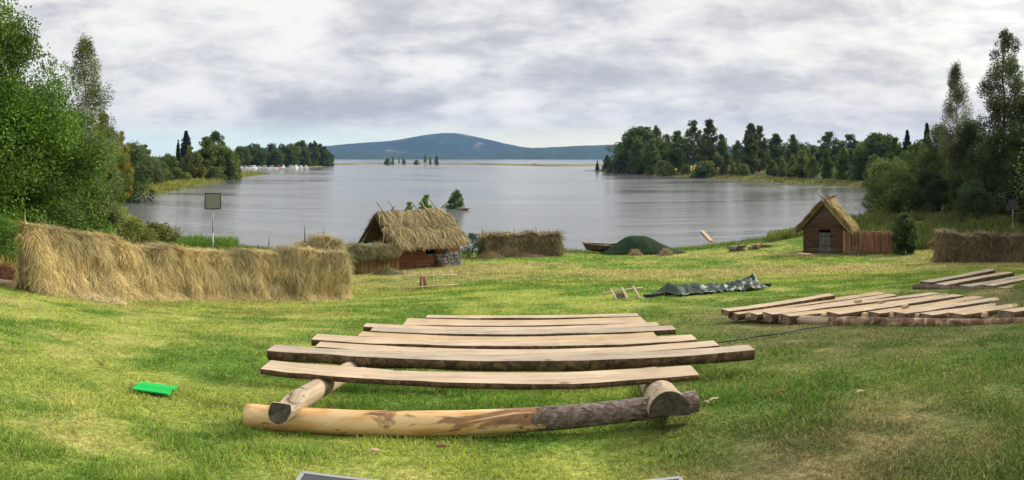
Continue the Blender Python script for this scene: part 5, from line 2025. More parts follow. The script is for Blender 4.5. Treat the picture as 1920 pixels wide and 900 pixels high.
def make_spruce(seed, H, R, n, leaf, col):
    r = np.random.default_rng(seed)
    P, K = [], []
    lv = int(H / 0.62)
    per = max(n // (lv * 9), 6)
    for q in range(lv):
        t = q / lv
        z = H * (0.05 + 0.93 * t)
        br = R * (1 - t) ** 0.85 * (0.82 + 0.36 * r.random())
        nb = 7 + int(4 * (1 - t))
        for k in range(nb):
            a = 2 * np.pi * k / nb + r.uniform(-0.3, 0.3)
            bl = br * r.uniform(0.65, 1.15)
            u = r.random(per) ** 0.7
            kk = r.uniform(0.65, 1.25)
            wd = 0.16 * bl * (1 - u * 0.5)
            off = r.normal(0, 1, per) * wd
            zz_ = z - bl * 0.35 * u + 0.12 * bl * u ** 3 + r.normal(0, 0.05, per) - np.abs(r.normal(0, 0.10, per)) * 0.8
            P.append(np.stack([np.cos(a) * bl * u - np.sin(a) * off, np.sin(a) * bl * u + np.cos(a) * off, zz_], 1))
            K.append(np.full(per, kk))
    P = np.concatenate(P)
    V, F = cards(P, leaf, r, 0.7)
    crown = np_mesh('spruce_crown', V, [F], [M['leaf']], None, leaf_cols(len(P), col, np.concatenate(K), r, 0.0))
    trunk = trunk_mesh('spruce_trunk', H, H * 0.012, [], r, M['trunk'], 0.0)
    return trunk, crown, H


G_DEC = (0.105, 0.165, 0.034)
G_DARK = (0.068, 0.102, 0.028)
G_BIR = (0.135, 0.165, 0.050)
G_YEL = (0.150, 0.150, 0.030)
G_WIL = (0.120, 0.155, 0.052)
G_SPR = (0.030, 0.052, 0.026)


def plant_tree(name, meshes, px, d, top, label, cat='tree', group=None, tint=(1, 1, 1), rot=None, zoff=-0.05, wide=1.0, r=random):
    x, y = XY(px, d)
    zb = gz(x, y) + zoff
    trunk, crown, H = meshes
    h = ZP(top, d) - zb
    s = h / H
    root = thing(name, (x, y, zb), label, cat, group, rot if rot is not None else r.uniform(0, 6.28))
    root.scale = (s * wide * (1.18 if d > 200 else 1), s * wide * (1.18 if d > 200 else 1), s)
    for nm, me in (('trunk', trunk), ('crown', crown)):
        if me is None:
            continue
        o = link(nm, me, root)
        o.color = (*tint, 1)
    return root


RT = random.Random(3)

# --- left, near: the dense wood behind the long rack
GL = 'trees of the left wood'
near = [
    ('leafy_tree', make_decid('tall', 1, 15, 5.2, 0.04, 46000, 0.085, (0.10, 0.17, 0.03), 95, 0.26, bark='trunk'), -70, 36.0, -60, 'huge dense green tree cut off by the left edge of the picture', (1.0, 1.05, 0.9)),
    ('leafy_tree', make_decid('tall', 2, 13, 4.2, 0.03, 52000, 0.075, (0.105, 0.190, 0.030), 95, 0.27), 25, 37.5, 30, 'tall dense bright green tree behind the left end of the long rack', (1.05, 1.1, 0.85)),
    ('leafy_tree', make_decid('round', 3, 9, 3.3, 0.02, 40000, 0.075, (0.095, 0.170, 0.030), 80, 0.28), 84, 39.5, 172, 'broad rounded dark green tree right of the tallest leafy tree on the left', (1, 1, 1)),
    ('birch_tree', make_decid('birch', 4, 17, 3.0, 0.12, 32000, 0.062, (0.150, 0.175, 0.060), 150, 0.22, 1.7, 'birch_bark', 0.13, limbs=60, shell=0.25), 160, 50.0, 52, 'tall slender birch standing alone above the left wood', (1, 1, 1)),
    ('leafy_tree', make_decid('tall', 5, 9, 2.7, 0.02, 34000, 0.075, (0.105, 0.175, 0.034), 75, 0.28), 138, 45.0, 256, 'green leafy tree at the foot of the slender birch', (1, 1, 1)),
    ('willow_tree', make_decid('round', 6, 7, 1.9, 0.0, 34000, 0.065, (0.145, 0.185, 0.055), 80, 0.28, 1.2), 170, 46.0, 290, 'greyish olive willow tree overhanging the water behind the long rack', (1, 1, 1)),
    ('aspen_tree', make_decid('aspen', 7, 14, 2.0, 0.06, 24000, 0.085, (0.13, 0.18, 0.045), 80, 0.32), 192, 62.0, 203, 'pointed green aspen just right of the slender birch', (1, 1, 1)),
    ('aspen_tree', make_decid('aspen', 8, 13, 2.0, 0.04, 24000, 0.085, (0.24, 0.205, 0.035), 80, 0.32), 229, 112.0, 240, 'yellowing aspen with an orange tinge in the left wood', (1, 1, 1)),
    ('leafy_tree', make_decid('tall', 9, 12, 3.0, 0.02, 24000, 0.10, (0.11, 0.17, 0.036), 70, 0.3), 203, 105.0, 236, 'mid green tree half hidden behind the yellowing aspen', (1, 1, 1)),
    ('leafy_tree', make_decid('round', 10, 8, 3.2, 0.0, 22000, 0.11, (0.105, 0.16, 0.036), 60, 0.3), 252, 150.0, 268, 'rounded green tree right of the yellowing aspen', (1, 1, 1)),
    ('willow_tree', make_decid('round', 11, 7, 3.2, 0.0, 20000, 0.11, G_WIL, 60, 0.3), 277, 172.0, 290, 'olive willow by the water, second from the right of the left wood', (1, 1, 1)),
    ('willow_tree', make_decid('bush', 12, 6, 3.6, 0.0, 18000, 0.12, G_WIL, 55, 0.3), 300, 190.0, 304, 'low willow at the right end of the left wood', (1, 1, 1)),
    ('leafy_tree', make_decid('tall', 13, 13, 3.2, 0.04, 14000, 0.14, (0.085, 0.120, 0.040), 50, 0.3), 272, 205.0, 270, 'pale thin topped tree behind the willows of the left wood', (1.05, 1, 1)),
    ('bush', make_decid('bush', 14, 3, 1.35, 0.0, 15000, 0.055, (0.155, 0.20, 0.055), 55, 0.3), 192, 43.0, 378, 'large olive bush behind the middle of the long rack', (1, 1, 1)),
    ('bush', make_decid('bush', 15, 2.4, 1.7, 0.0, 12000, 0.05, (0.19, 0.215, 0.055), 45, 0.3), 248, 46.5, 412, 'smaller yellowish bush at the water right of the large olive bush', (1, 1, 1)),
    ('bush', make_decid('bush', 16, 3, 1.8, 0.0, 16000, 0.055, (0.095, 0.17, 0.032), 55, 0.3), 118, 36.0, 385, 'dark green bush directly behind the long rack below the birch', (1, 1, 1)),
    ('bush', make_decid('bush', 17, 3, 1.9, 0.0, 14000, 0.055, (0.10, 0.20, 0.03), 55, 0.3), 8, 29.0, 408, 'bright green bush at the left edge behind the reddish straw pile', (1, 1, 1)),
    ('bush', make_decid('bush', 18, 1.4, 1.3, 0.0, 7000, 0.05, (0.14, 0.155, 0.036), 35, 0.3), 288, 49.0, 421, 'low loose yellow green bush left of the floodlight', (1, 1, 1)),
]
for nm, ms, px, d, top, lab, tint in near:
    plant_tree(nm, ms, px, d, top, lab, 'bush' if nm == 'bush' else 'tree', 'bushes behind the long rack' if nm == 'bush' else GL, tint, r=RT)

# --- shared kinds for the far shores
FAR = {
    'round': [make_decid('round', 40 + q, 16, 6.0, 0.0, 9000, 0.40, G_DEC, 85, 0.32) for q in range(3)],
    'tall': [make_decid('tall', 50 + q, 20, 5.6, 0.0, 9500, 0.40, G_DEC, 95, 0.30) for q in range(3)],
    'aspen': [make_decid('aspen', 60 + q, 22, 4.2, 0.02, 8200, 0.38, G_BIR, 110, 0.32) for q in range(3)],
    'open': [make_decid('tall', 70 + q, 21, 4.6, 0.18, 4600, 0.38, G_BIR, 75, 0.25, limbs=44) for q in range(2)],
    'birch': [make_decid('birch', 80 + q, 11, 3.2, 0.0, 5200, 0.28, G_BIR, 80, 0.34, 1.4, 'birch_bark', 0.12) for q in range(2)],
    'bush': [make_decid('bush', 90 + q, 6, 4.8, -0.03, 4600, 0.32, G_WIL, 60, 0.3) for q in range(2)],
    'spruce': [make_spruce(100 + q, 20, 4.4, 7000, 0.42, G_SPR) for q in range(2)],
}
DESC = {'round': ('leafy_tree', 'rounded'), 'tall': ('leafy_tree', 'tall'), 'aspen': ('aspen_tree', 'columnar'), 'open': ('aspen_tree', 'open crowned'), 'birch': ('birch_tree', 'small'),
        'bush': ('bush', 'low'), 'spruce': ('spruce_tree', 'pointed dark')}
DK = (0.95, 0.92, 0.76)
NE = (0.85, 0.9, 0.8)
OL = (1.05, 0.92, 0.72)


def far_row(rows, group):
    for (kind, px, top, d, tint, wide, label) in rows:
        nm = DESC[kind][0]
        plant_tree(nm, FAR[kind][RT.randrange(len(FAR[kind]))], px, d, top, label, 'bush' if kind == 'bush' else 'tree', group, tint, None, -0.1, wide, RT)


# left bank, round the white house
far_row([
    ('round', 316, 288, 225, NE, 0.9, 'rounded green tree left of the dark spruces on the left bank'),
    ('round', 337, 296, 235, NE, 0.8, 'low rounded tree before the dark spruces on the left bank'),
    ('spruce', 349, 242, 262, (1, 1, 1.1), 1.15, 'tallest dark spruce beside the white house on the left bank'),
    ('spruce', 334, 259, 232, (0.9, 0.9, 0.9), 0.55, 'slim dark spruce before the white house on the left bank'),
    ('birch', 354, 272, 230, (1.0, 1.0, 1.0), 0.7, 'thin pale birch before the white house on the left bank'),
    ('tall', 386, 256, 240, OL, 1.05, 'olive brown bushy willow right of the white house on the left bank'),
    ('tall', 405, 245, 262, NE, 0.9, 'tall green tree rising behind the olive willow on the left bank'),
    ('birch', 368, 284, 222, OL, 1.2, 'small olive birch before the bushy willow on the left bank'),
    ('round', 416, 274, 246, OL, 0.9, 'rounded olive tree at the right of the left bank group'),
    ('round', 433, 285, 258, NE, 0.8, 'rightmost low tree of the left bank group'),
    ('bush', 348, 325, 205, (1.15, 1.2, 0.8), 0.95, 'bright green low bush at the water of the left bank'),
    ('bush', 402, 316, 226, NE, 0.9, 'dark green bush on the reedy spit of the left bank'),
    ('bush', 430, 310, 248, NE, 0.9, 'low bush at the right end of the left bank group'),
    ('bush', 330, 316, 214, NE, 0.8, 'low bush at the left end of the left bank spit'),
], 'trees on the left bank')

# wooded point on the left with the marina
ptsL = [(452, 274), (468, 273), (484, 273), (501, 281), (517, 280), (533, 276), (546, 269), (558, 267), (568, 263), (581, 267), (590, 261), (600, 269), (609, 274), (617, 284)]
ordn = ['first', 'second', 'third', 'fourth', 'fifth', 'sixth', 'seventh', 'eighth', 'ninth', 'tenth', 'eleventh', 'twelfth', 'thirteenth', 'fourteenth', 'fifteenth']
for q, (px, top) in enumerate(ptsL):
    d = 500 + 170 * (q / 13) ** 1.2 + 14 * (q % 2)
    kind = ('round', 'tall', 'round', 'tall', 'round', 'tall', 'round')[q % 7] if q < 9 else ('tall', 'aspen', 'tall', 'tall', 'round')[q - 9]
    far_row([(kind, px, top, d, (0.74, 0.76, 0.72) if q % 3 else (0.85, 0.80, 0.62), 0.95 if q < 9 else 0.85,
              ('dark %s tree on the wooded left point, %s from the left' % (DESC[kind][1], ordn[q])) if q < 13 else 'lowest tree at the tip of the wooded left point')], 'trees on the wooded left point')

# right shore
far_row([
    ('spruce', 1120, 300, 408, (1.3, 1.3, 1.2), 1.0, 'lowest bushy tree at the very tip of the right point'),
    ('tall', 1138, 290, 404, (0.62, 0.68, 0.66), 0.95, 'small dark tree standing apart near the tip of the right point'),
    ('tall', 1164, 266, 378, DK, 0.85, 'slim dark tree left of the big rounded one on the right point'),
    ('round', 1203, 238, 352, (0.72, 0.70, 0.60), 1.05, 'big dark rounded tree dominating the right point'),
    ('tall', 1196, 262, 330, (0.66, 0.72, 0.60), 0.8, 'dark tree standing in front of the big rounded one on the right point'),
    ('aspen', 1231, 231, 372, (0.75, 0.75, 0.72), 0.8, 'narrow tree top just right of the big rounded one on the right point'),
    ('tall', 1224, 262, 322, DK, 0.8, 'dark low tree at the right foot of the big rounded one'),
    ('open', 1250, 250, 345, DK, 0.9, 'thin see-through tree left of the tall open aspen on the right shore'),
    ('tall', 1270, 245, 336, DK, 0.95, 'dark tree directly left of the tall open aspen on the right shore'),
    ('open', 1299, 223, 318, (0.72, 0.80, 0.78), 0.85, 'tall open crowned aspen with bare lower trunk above the golden field'),
    ('aspen', 1330, 222, 312, (0.78, 0.84, 0.76), 1.0, 'tall columnar aspen right of the open crowned one on the right shore'),
    ('tall', 1354, 251, 318, (0.74, 0.78, 0.66), 0.75, 'mid green tree right of the tall columnar aspen'),
    ('tall', 1384, 263, 328, DK, 0.75, 'small dark tree midway between the two tall columnar aspens'),
    ('aspen', 1408, 229, 300, (0.55, 0.62, 0.58), 1.0, 'tall dark columnar aspen with a forked top on the right shore'),
    ('aspen', 1424, 234, 304, (0.60, 0.66, 0.62), 0.9, 'columnar aspen leaning behind the forked one on the right shore'),
    ('aspen', 1408, 250, 282, (0.62, 0.70, 0.60), 1.1, 'broad dark tree in front of the forked columnar aspen'),
    ('tall', 1456, 250, 322, (0.62, 0.72, 0.72), 1.0, 'broad bluish green tree right of the forked aspen'),
    ('tall', 1486, 252, 332, DK, 0.75, 'narrow tree right of the broad bluish green one'),
    ('round', 1503, 268, 340, DK, 0.8, 'low dark tree before the sparse oak on the right shore'),
    ('round', 1524, 272, 350, DK, 0.8, 'low dark tree in the gap left of the sparse oak'),
    ('open', 1556, 245, 335, (0.58, 0.66, 0.62), 1.5, 'sparse wide oak like tree with dark crown on the right shore'),
    ('open', 1594, 250, 320, (0.60, 0.68, 0.60), 1.4, 'wide loose tree right of the sparse oak on the right shore'),
    ('round', 1625, 260, 270, DK, 0.8, 'dark rounded tree left of the big green dome on the right shore'),
    ('round', 1648, 249, 215, (0.58, 0.66, 0.55), 0.95, 'big green dome shaped tree left of the tall spruces on the right'),
    ('tall', 1678, 257, 190, (0.66, 0.70, 0.58), 0.8, 'slim green tree right of the dome shaped one'),
    ('spruce', 1701, 240, 172, (1.0, 1.0, 1.0), 1.0, 'dark spruce left of the tall spruce top in the right wood'),
    ('spruce', 1738, 226, 140, (1.0, 1.0, 1.0), 0.9, 'tallest dark spruce of the right wood'),
    ('bush', 1245, 303, 300, DK, 0.9, 'dark bush at the water below the thin see-through tree'),
    ('bush', 1288, 311, 296, (0.75, 0.82, 0.62), 0.75, 'small bush before the golden field, left one'),
    ('bush', 1322, 304, 268, (0.82, 0.90, 0.70), 1.05, 'rounded willow bush below the tall columnar aspen'),
    ('birch', 1356, 303, 272, (0.75, 0.82, 0.6), 1.2, 'small bushy birch before the golden field'),
    ('birch', 1374, 306, 262, (0.85, 0.92, 0.7), 1.2, 'lower small birch right of the bushy one at the golden field'),
    ('bush', 1393, 309, 262, DK, 0.7, 'dark low bush left of the broad columnar trees'),
    ('birch', 1448, 299, 250, (0.85, 0.90, 0.7), 1.3, 'small birch right of the broad columnar trees'),
    ('birch', 1467, 298, 246, (0.95, 1.0, 0.8), 1.0, 'second small birch right of the broad columnar trees'),
    ('birch', 1486, 292, 240, (1.0, 1.0, 0.8), 1.1, 'third small birch right of the broad columnar trees'),
    ('birch', 1505, 282, 232, (1.0, 1.05, 0.8), 1.35, 'light green birch with a white stem below the gap in the trees'),
    ('birch', 1524, 291, 226, (0.9, 0.95, 0.75), 1.0, 'light birch just right of the one with the white stem'),
    ('tall', 1551, 278, 222, (0.80, 0.86, 0.62), 0.7, 'fresh green tree before the sparse oak'),
    ('tall', 1580, 276, 214, (0.84, 0.92, 0.62), 0.85, 'fresh green tree before the loose tree on the right shore'),
    ('tall', 1607, 284, 206, (0.62, 0.7, 0.52), 0.8, 'dark green tree at the water left of the big near bush'),
    ('round', 1640, 290, 182, DK, 0.8, 'dark rounded tree behind the big near bush'),
    ('tall', 1672, 285, 165, DK, 0.9, 'dark tree behind the right half of the big near bush'),
    ('tall', 1708, 272, 150, DK, 0.9, 'dark tree below the tall spruce of the right wood'),
], 'trees on the right shore')

# islets of trees on the reed bar
for px, top, d, kind, wide, lab in ((727, 297, 860, 'bush', 0.7, 'lowest bush of the trees on the far reed bar'), (737, 293, 862, 'tall', 0.5, 'slim tree second from the left on the far reed bar'), (748, 294, 850, 'open', 0.5, 'thin tree third from the left on the far reed bar'),
                                    (757, 295, 855, 'birch', 0.9, 'small tree fourth from the left on the far reed bar'), (781, 300, 845, 'bush', 0.7, 'low bush in the middle of the far reed bar'), (797, 289, 850, 'open', 0.7, 'tall pale tree on the far reed bar'),
                                    (807, 293, 845, 'tall', 0.5, 'small tree between the two taller ones on the far reed bar'), (819, 290, 840, 'tall', 0.75, 'dark rightmost tree on the far reed bar'), (1002, 306.5, 700, 'bush', 0.6, 'tiny bush on the right part of the far reed bar')):
    x, y = XY(px, d)
    trunk, crown, H = FAR[kind][0]
    root = thing('bush' if kind == 'bush' else 'small_tree', (x, y, 0.4), lab, 'bush' if kind == 'bush' else 'tree', 'trees on the far reed bar')
    s_ = (ZP(top, d) - 0.4) / H
    root.scale = (s_ * wide * 1.15, s_ * wide * 1.15, s_ * 0.92)
    for nm, me in (('trunk', trunk), ('crown', crown)):
        o = link(nm, me, root)
        o.color = (1.1, 1.1, 1.0, 1)  # leaf tint lightened to imitate distance haze

# --- right, near
GRW = 'trees of the right wood'
nearR = [
    ('bush', make_decid('round', 201, 7, 3.9, -0.02, 34000, 0.095, (0.125, 0.165, 0.055), 85, 0.27, r0=0.07, stems=3), 1666, 86, 301, 'big pale green rounded willow bush at the water right of the hut', (0.95, 1.0, 0.85)),
    ('leafy_tree', make_decid('tall', 202, 14, 4.2, 0.02, 26000, 0.11, G_DARK, 75, 0.28), 1722, 97, 262, 'dark tree right of the big pale willow bush', (1, 1, 1)),
    ('birch_tree', make_decid('birch', 203, 21, 3.2, 0.14, 28000, 0.085, (0.125, 0.150, 0.070), 120, 0.27, 1.8, 'birch_bark', 0.16, limbs=70, shell=0.25), 1793, 86, 106, 'tall slender greyish birch rising above the right wood', (1, 1, 1)),
    ('birch_tree', make_decid('tall', 204, 24, 3.3, 0.24, 26000, 0.105, (0.080, 0.110, 0.038), 115, 0.25, 1.2, 'trunk', 0.24, limbs=70, shell=0.3), 1884, 78, 44, 'tallest dark birch at the right edge of the picture', (1, 1, 1)),
    ('leafy_tree', make_decid('tall', 205, 13, 4.6, 0.0, 30000, 0.11, G_DARK, 85, 0.27), 1762, 90, 232, 'dark broad tree at the foot of the slender birch on the right', (1, 1, 1)),
    ('leafy_tree', make_decid('tall', 206, 14, 4.6, 0.0, 30000, 0.11, (0.056, 0.088, 0.028), 85, 0.27), 1828, 84, 222, 'dark broad tree between the two tall birches on the right', (1, 1, 1)),
    ('leafy_tree', make_decid('tall', 207, 16, 4.6, 0.0, 30000, 0.11, (0.050, 0.078, 0.026), 85, 0.27), 1912, 84, 178, 'dark broad tree behind the tallest birch at the right edge', (1, 1, 1)),
    ('leafy_tree', make_decid('round', 208, 9, 3.6, 0.0, 24000, 0.10, (0.055, 0.088, 0.032), 70, 0.28), 1868, 79, 292, 'low dark tree under the tallest birch behind the floodlight', (1, 1, 1)),
    ('willow_tree', make_decid('bush', 209, 6, 2.7, 0.0, 20000, 0.085, (0.062, 0.092, 0.042), 60, 0.3), 1826, 73.5, 338, 'greyish green young willow before the dark right wood', (1, 1, 1)),
    ('leafy_tree', make_decid('round', 210, 8, 3.4, 0.0, 22000, 0.10, (0.048, 0.075, 0.026), 70, 0.28), 1742, 84, 318, 'low dark tree just right of the big pale willow bush', (1, 1, 1)),
    ('bush', make_decid('bush', 211, 2.6, 1.6, 0.0, 12000, 0.06, (0.085, 0.115, 0.035), 45, 0.3), 1915, 63, 398, 'olive green bush at the right edge behind the hay rack', (1, 1, 1)),
    ('bush', make_decid('round', 212, 2.6, 0.78, 0.0, 14000, 0.055, (0.06, 0.105, 0.03), 70, 0.36, r0=0.03), 1695, 49.0, 401, 'leafy dark green bush at the right end of the hut palisade', (1, 1, 1)),
]
for nm, ms, px, d, top, lab, tint in nearR:
    plant_tree(nm, ms, px, d, top, lab, 'bush' if nm == 'bush' else 'tree', GRW if nm != 'bush' else 'bushes near the hut', tint, r=RT)
# unseen trees added past the right edge, extending the wood to shade the lawn
shade_set = [nearR[4][1], nearR[5][1], nearR[6][1], nearR[3][1]]
for q, (x, y, h) in enumerate(((60, 60, 18), (46, 38, 21), (42, 31, 23), (39, 24, 24), (37, 16, 23), (50, 27, 25), (35, 8, 22), (46, 17, 25), (34, 0, 22))):
    tr, cr_, H_ = shade_set[q % 4]
    zb = gz(x, y)
    root = thing('leafy_tree', (x, y, zb), 'unseen shade tree added to the right wood beyond the picture edge, %s towards the viewer' % ordn[q], 'tree', GRW, RT.uniform(0, 6))
    root.scale = (h / H_ * 1.25, h / H_ * 1.25, h / H_)
    for nm, me in (('trunk', tr), ('crown', cr_)):
        o = link(nm, me, root)
        o.color = (1, 1, 1, 1)

# --- saplings by the thatched house and the bushy islet
def sapling(label, px, d, py_top, rad, n, seed, leaf, col, cols=30, name='sapling'):
    ms = make_decid('round' if cols > 40 else 'tall', seed, 4 if cols < 40 else 2.4, rad, 0.25 if cols < 40 else 0.05, n, leaf, col, cols, 0.30, r0=0.03, shell=0.3, limbs=26, yellow=0.02)
    return plant_tree(name, ms, px, d, py_top, label, 'sapling' if name == 'sapling' else 'bush', 'young trees behind the thatched house', (1, 1, 1), None, -0.05, 1.0, RT)


sapling('bright green maple sapling behind the middle of the thatched roof', 798, 47.5, 362, 0.85, 900, 301, 0.085, (0.12, 0.24, 0.03), 16)
sapling('lower bright green sapling left of the maple behind the thatched roof', 768, 47.0, 377, 0.75, 800, 302, 0.085, (0.12, 0.24, 0.03), 14)
sapling('small dark leaved rowan right of the thatched house', 886, 46.0, 436, 1.15, 3200, 303, 0.055, (0.06, 0.10, 0.04), 60)
sapling('slim green sapling at the right gable of the thatched house', 857, 46.5, 408, 0.5, 500, 304, 0.06, (0.09, 0.17, 0.03), 12)

x, y = XY(858, 101)
root = thing('rock_islet', (x, y, 0), 'small rock islet in the lake off the thatched house', 'islet')
base = np.array((x, y, 0.0))
b = B()
rr_i = np.random.default_rng(8)
na, nr_i = 34, 8
V = []
for j in range(nr_i):
    q = j / (nr_i - 1)
    for k_ in range(na):
        a = 2 * math.pi * k_ / na
        w_ = 1 + 0.35 * (float(fbm(math.cos(a) * 1.7, math.sin(a) * 1.7, 4, 3)) - 0.5)
        rad = (1 - q) ** 0.6
        V.append((x + 1.85 * w_ * rad * math.cos(a), y + 1.0 * w_ * rad * math.sin(a), -0.35 + (0.75 + 0.25 * math.cos(a * 2 + 1)) * min(1, q * 2.2) * (0.9 + 0.2 * rr_i.random())))
i = np.arange(nr_i - 1)[:, None] * na
k = np.arange(na)[None, :]
b.add(V, [np.stack([i + k, i + (k + 1) % na, i + na + (k + 1) % na, i + na + k], -1).reshape(-1, 4)], 0, True)
b.build('rock', M['stone'], root, base, None, False)
b = B()
ax = np.array(((1, 0.1, 0), (-0.1, 1, 0), (0, 0, 1.0)))
b.box((x + 0.9, y - 0.5, 0.30), ax, (0.95, 0.35, 0.09))
b.build('plank', M['sawn_grey'], root, base, None, False)
ms = make_decid('tall', 305, 3.0, 1.05, 0.0, 5200, 0.085, (0.085, 0.160, 0.030), 44, 0.36, r0=0.04, limbs=16)
rt = thing('bush', (x - 0.05, y, 0.25), 'bright green bush growing on the small rock islet', 'bush')
s_ = (ZP(355, 101) - 0.25) / 3.0
rt.scale = (s_, s_, s_)
for nm, me in (('trunk', ms[0]), ('crown', ms[1])):
    o = link(nm, me, rt)
    o.color = (1, 1, 1, 1)
ms = make_decid('bush', 306, 1.0, 0.7, 0.0, 900, 0.07, (0.06, 0.09, 0.03), 18, 0.36, r0=0.02)
rt = thing('bush', (x - 1.25, y, 0.2), 'low dark bush on the left end of the rock islet', 'bush')
for nm, me in (('trunk', ms[0]), ('crown', ms[1])):
    o = link(nm, me, rt)
    o.color = (1, 1, 1, 1)


# --- unbroken woods behind the single trees
def wood_mass(name, spots, n, leaf, col, seed):
    r = np.random.default_rng(seed)
    cl = []
    for px, top, d in spots:
        x, y = XY(px, d)
        zb = gz(x, y)
        zt = ZP(top, d)
        for q in range(9):
            t = r.random()
            R_ = (zt - zb) * 0.36
            cl.append((x + r.normal(0, R_ * 0.6), y + r.normal(0, R_ * 0.6), zb + (zt - zb) * (0.05 + 0.82 * t), R_ * 0.42, R_ * 0.42, R_ * 0.42))
    me = crown_mesh(name, cl, n, leaf, r, col, 0.4, 0.5, 0.02)
    o = link(name, me)
    o.color = (1, 1, 1, 1)
    return tag(o, kind='stuff')


spots = [(px, 275 + 8 * math.sin(px * 0.13), 640) for px in range(450, 612, 9)]
wood_mass('distant_woods_left', spots, 15000, 0.75, (0.036, 0.058, 0.02), 401)
spots = [(px, 286 + 7 * math.sin(px * 0.17), 345) for px in range(1150, 1262, 9)] + [(px, 284 + 6 * math.sin(px * 0.15), 345) for px in range(1400, 1640, 11)] + [(px, 271 + 8 * math.sin(px * 0.09), 470) for px in range(1150, 1256, 12)] + [(px, 278 + 6 * math.sin(px * 0.09), 520) for px in range(1256, 1420, 10)] + [(px, 270 + 7 * math.sin(px * 0.11), 400) for px in range(1420, 1640, 10)] \
    + [(px, 262 + 8 * math.sin(px * 0.11), 210) for px in range(1630, 1760, 13)]
wood_mass('distant_woods_right', spots, 34000, 0.58, (0.050, 0.070, 0.026), 402)
spots = [(px, 292 + 4 * math.sin(px * 0.2), 255) for px in range(300, 440, 12)] + [(px, 270 + 10 * math.sin(px * 0.2), 120) for px in range(120, 250, 14)] + [(px, 200, 75) for px in range(-80, 130, 22)]
wood_mass('inner_woods_left', spots, 20000, 0.32, (0.040, 0.066, 0.018), 403)
spots = [(px, 255 + 10 * math.sin(px * 0.2), 112) for px in range(1735, 2050, 16)]
wood_mass('inner_woods_right', spots, 16000, 0.26, (0.028, 0.044, 0.016), 404)

# ------------------------------------------------------------------ small things across the water
M['hullwhite'] = mat_plain('white_hull', (0.75, 0.75, 0.73), 0.4, 0.5, 0, 0.05)
M['hullblue'] = mat_plain('blue_cover', (0.04, 0.12, 0.30), 0.7, 0.2)
M['hullred'] = mat_plain('red_cover', (0.42, 0.10, 0.05), 0.7, 0.2)
M['hulldark'] = mat_plain('dark_glass_cabin', (0.03, 0.035, 0.045), 0.3, 0.5)


def motorboat(px, d, ln, ang, cover, label):
    x, y = XY(px, d)
    root = thing('motor_boat', (x, y, 0), label, 'boat', 'motor boats moored at the left point', ang)
    b = B()
    n = 10
    V = []
    for q in range(n):
        u = q / (n - 1)
        hw = 0.16 * ln * (1 - max(0, (u - 0.45) / 0.55) ** 2.2) + 0.01
        for yy, zz_ in ((-hw, 0.26 * ln * (0.6 + 0.35 * u)), (-hw * 0.75, -0.1), (hw * 0.75, -0.1), (hw, 0.26 * ln * (0.6 + 0.35 * u))):
            V.append(((u - 0.5) * ln, yy, zz_))
    i = np.arange(n - 1)[:, None] * 4
    k = np.arange(3)[None]
    F = np.stack([i + k, i + k + 1, i + 5 + k, i + 4 + k], -1).reshape(-1, 4)
    top = np.array([[q * 4, q * 4 + 4, q * 4 + 7, q * 4 + 3] for q in range(n - 1)])
    b.add(V, [F, top, np.array([[0, 3, 2, 1]])], 0, False)
    b.build('hull', M['hullwhite'], root, (0, 0, 0), None, False).location = (0, 0, 0)
    b = B()
    b.box((-0.04 * ln, 0, 0.31 * ln), np.eye(3), (0.20 * ln, 0.11 * ln, 0.10 * ln), 0, None, 0.72)
    b.build('cabin', M[cover], root, (0, 0, 0), None, False)
    b = B()
    b.box((-0.02 * ln, 0, 0.325 * ln), np.eye(3), (0.17 * ln, 0.118 * ln, 0.035 * ln), 0, None, 0.95)
    b.build('windscreen', M['hulldark'], root, (0, 0, 0), None, False)


bcov = ['hullwhite', 'hullwhite', 'hulldark', 'hullwhite', 'hullred', 'hullwhite', 'hullblue', 'hullwhite', 'hullwhite']
for q in range(15):
    px = 452 + q * 8.7 + RT.uniform(-1.5, 1.5)
    d = 466 - 4 * math.sin(q * 1.3) + q * 1.2
    cov = {6: 'hulldark', 8: 'hullred', 10: 'hullblue'}.get(q, 'hullwhite')
    cname = {'hulldark': 'dark', 'hullred': 'reddish', 'hullblue': 'blue', 'hullwhite': 'white'}[cov]
    motorboat(px, d, RT.uniform(5.5, 7.5), RT.uniform(-0.5, 0.6) + (math.pi / 2 if q % 3 == 0 else 0), cov, 'white motor boat with %s cabin, %s from the left in the moored row' % (cname, ordn[q]))
x, y = XY(500, 372)
b = B()
b.abox((x - 11, y - 0.8, 0.05), (x + 8, y + 0.8, 0.40))
tag(b.build('jetty', M['sawn_grey'], None, (x, y, 0), None, False), 'long pale jetty before the row of moored boats', 'jetty')
# person paddling a white canoe
xk, yk = XY(519, 352)
root = thing('canoe', (xk, yk, 0), 'narrow white canoe on the water off the reedy spit', 'canoe')
n = 13
V = []
for q in range(n):
    u = q / (n - 1) * 2 - 1
    hw = 0.42 * (1 - abs(u) ** 2.4) + 0.01
    sh = 0.34 + 0.22 * abs(u) ** 3
    for yy, zz_ in ((-hw, sh), (-hw * 0.8, 0.02), (0, -0.08), (hw * 0.8, 0.02), (hw, sh)):
        V.append((xk + u * 2.9, yk + yy, zz_))
i = np.arange(n - 1)[:, None] * 5
k = np.arange(4)[None]
b = B()
b.add(V, [np.stack([i + k, i + k + 1, i + 6 + k, i + 5 + k], -1).reshape(-1, 4)], 0, True)
o = b.build('hull', M['hullwhite'], root, (xk, yk, 0), None, False)
so = o.modifiers.new('solid', 'SOLIDIFY')
so.thickness = 0.05
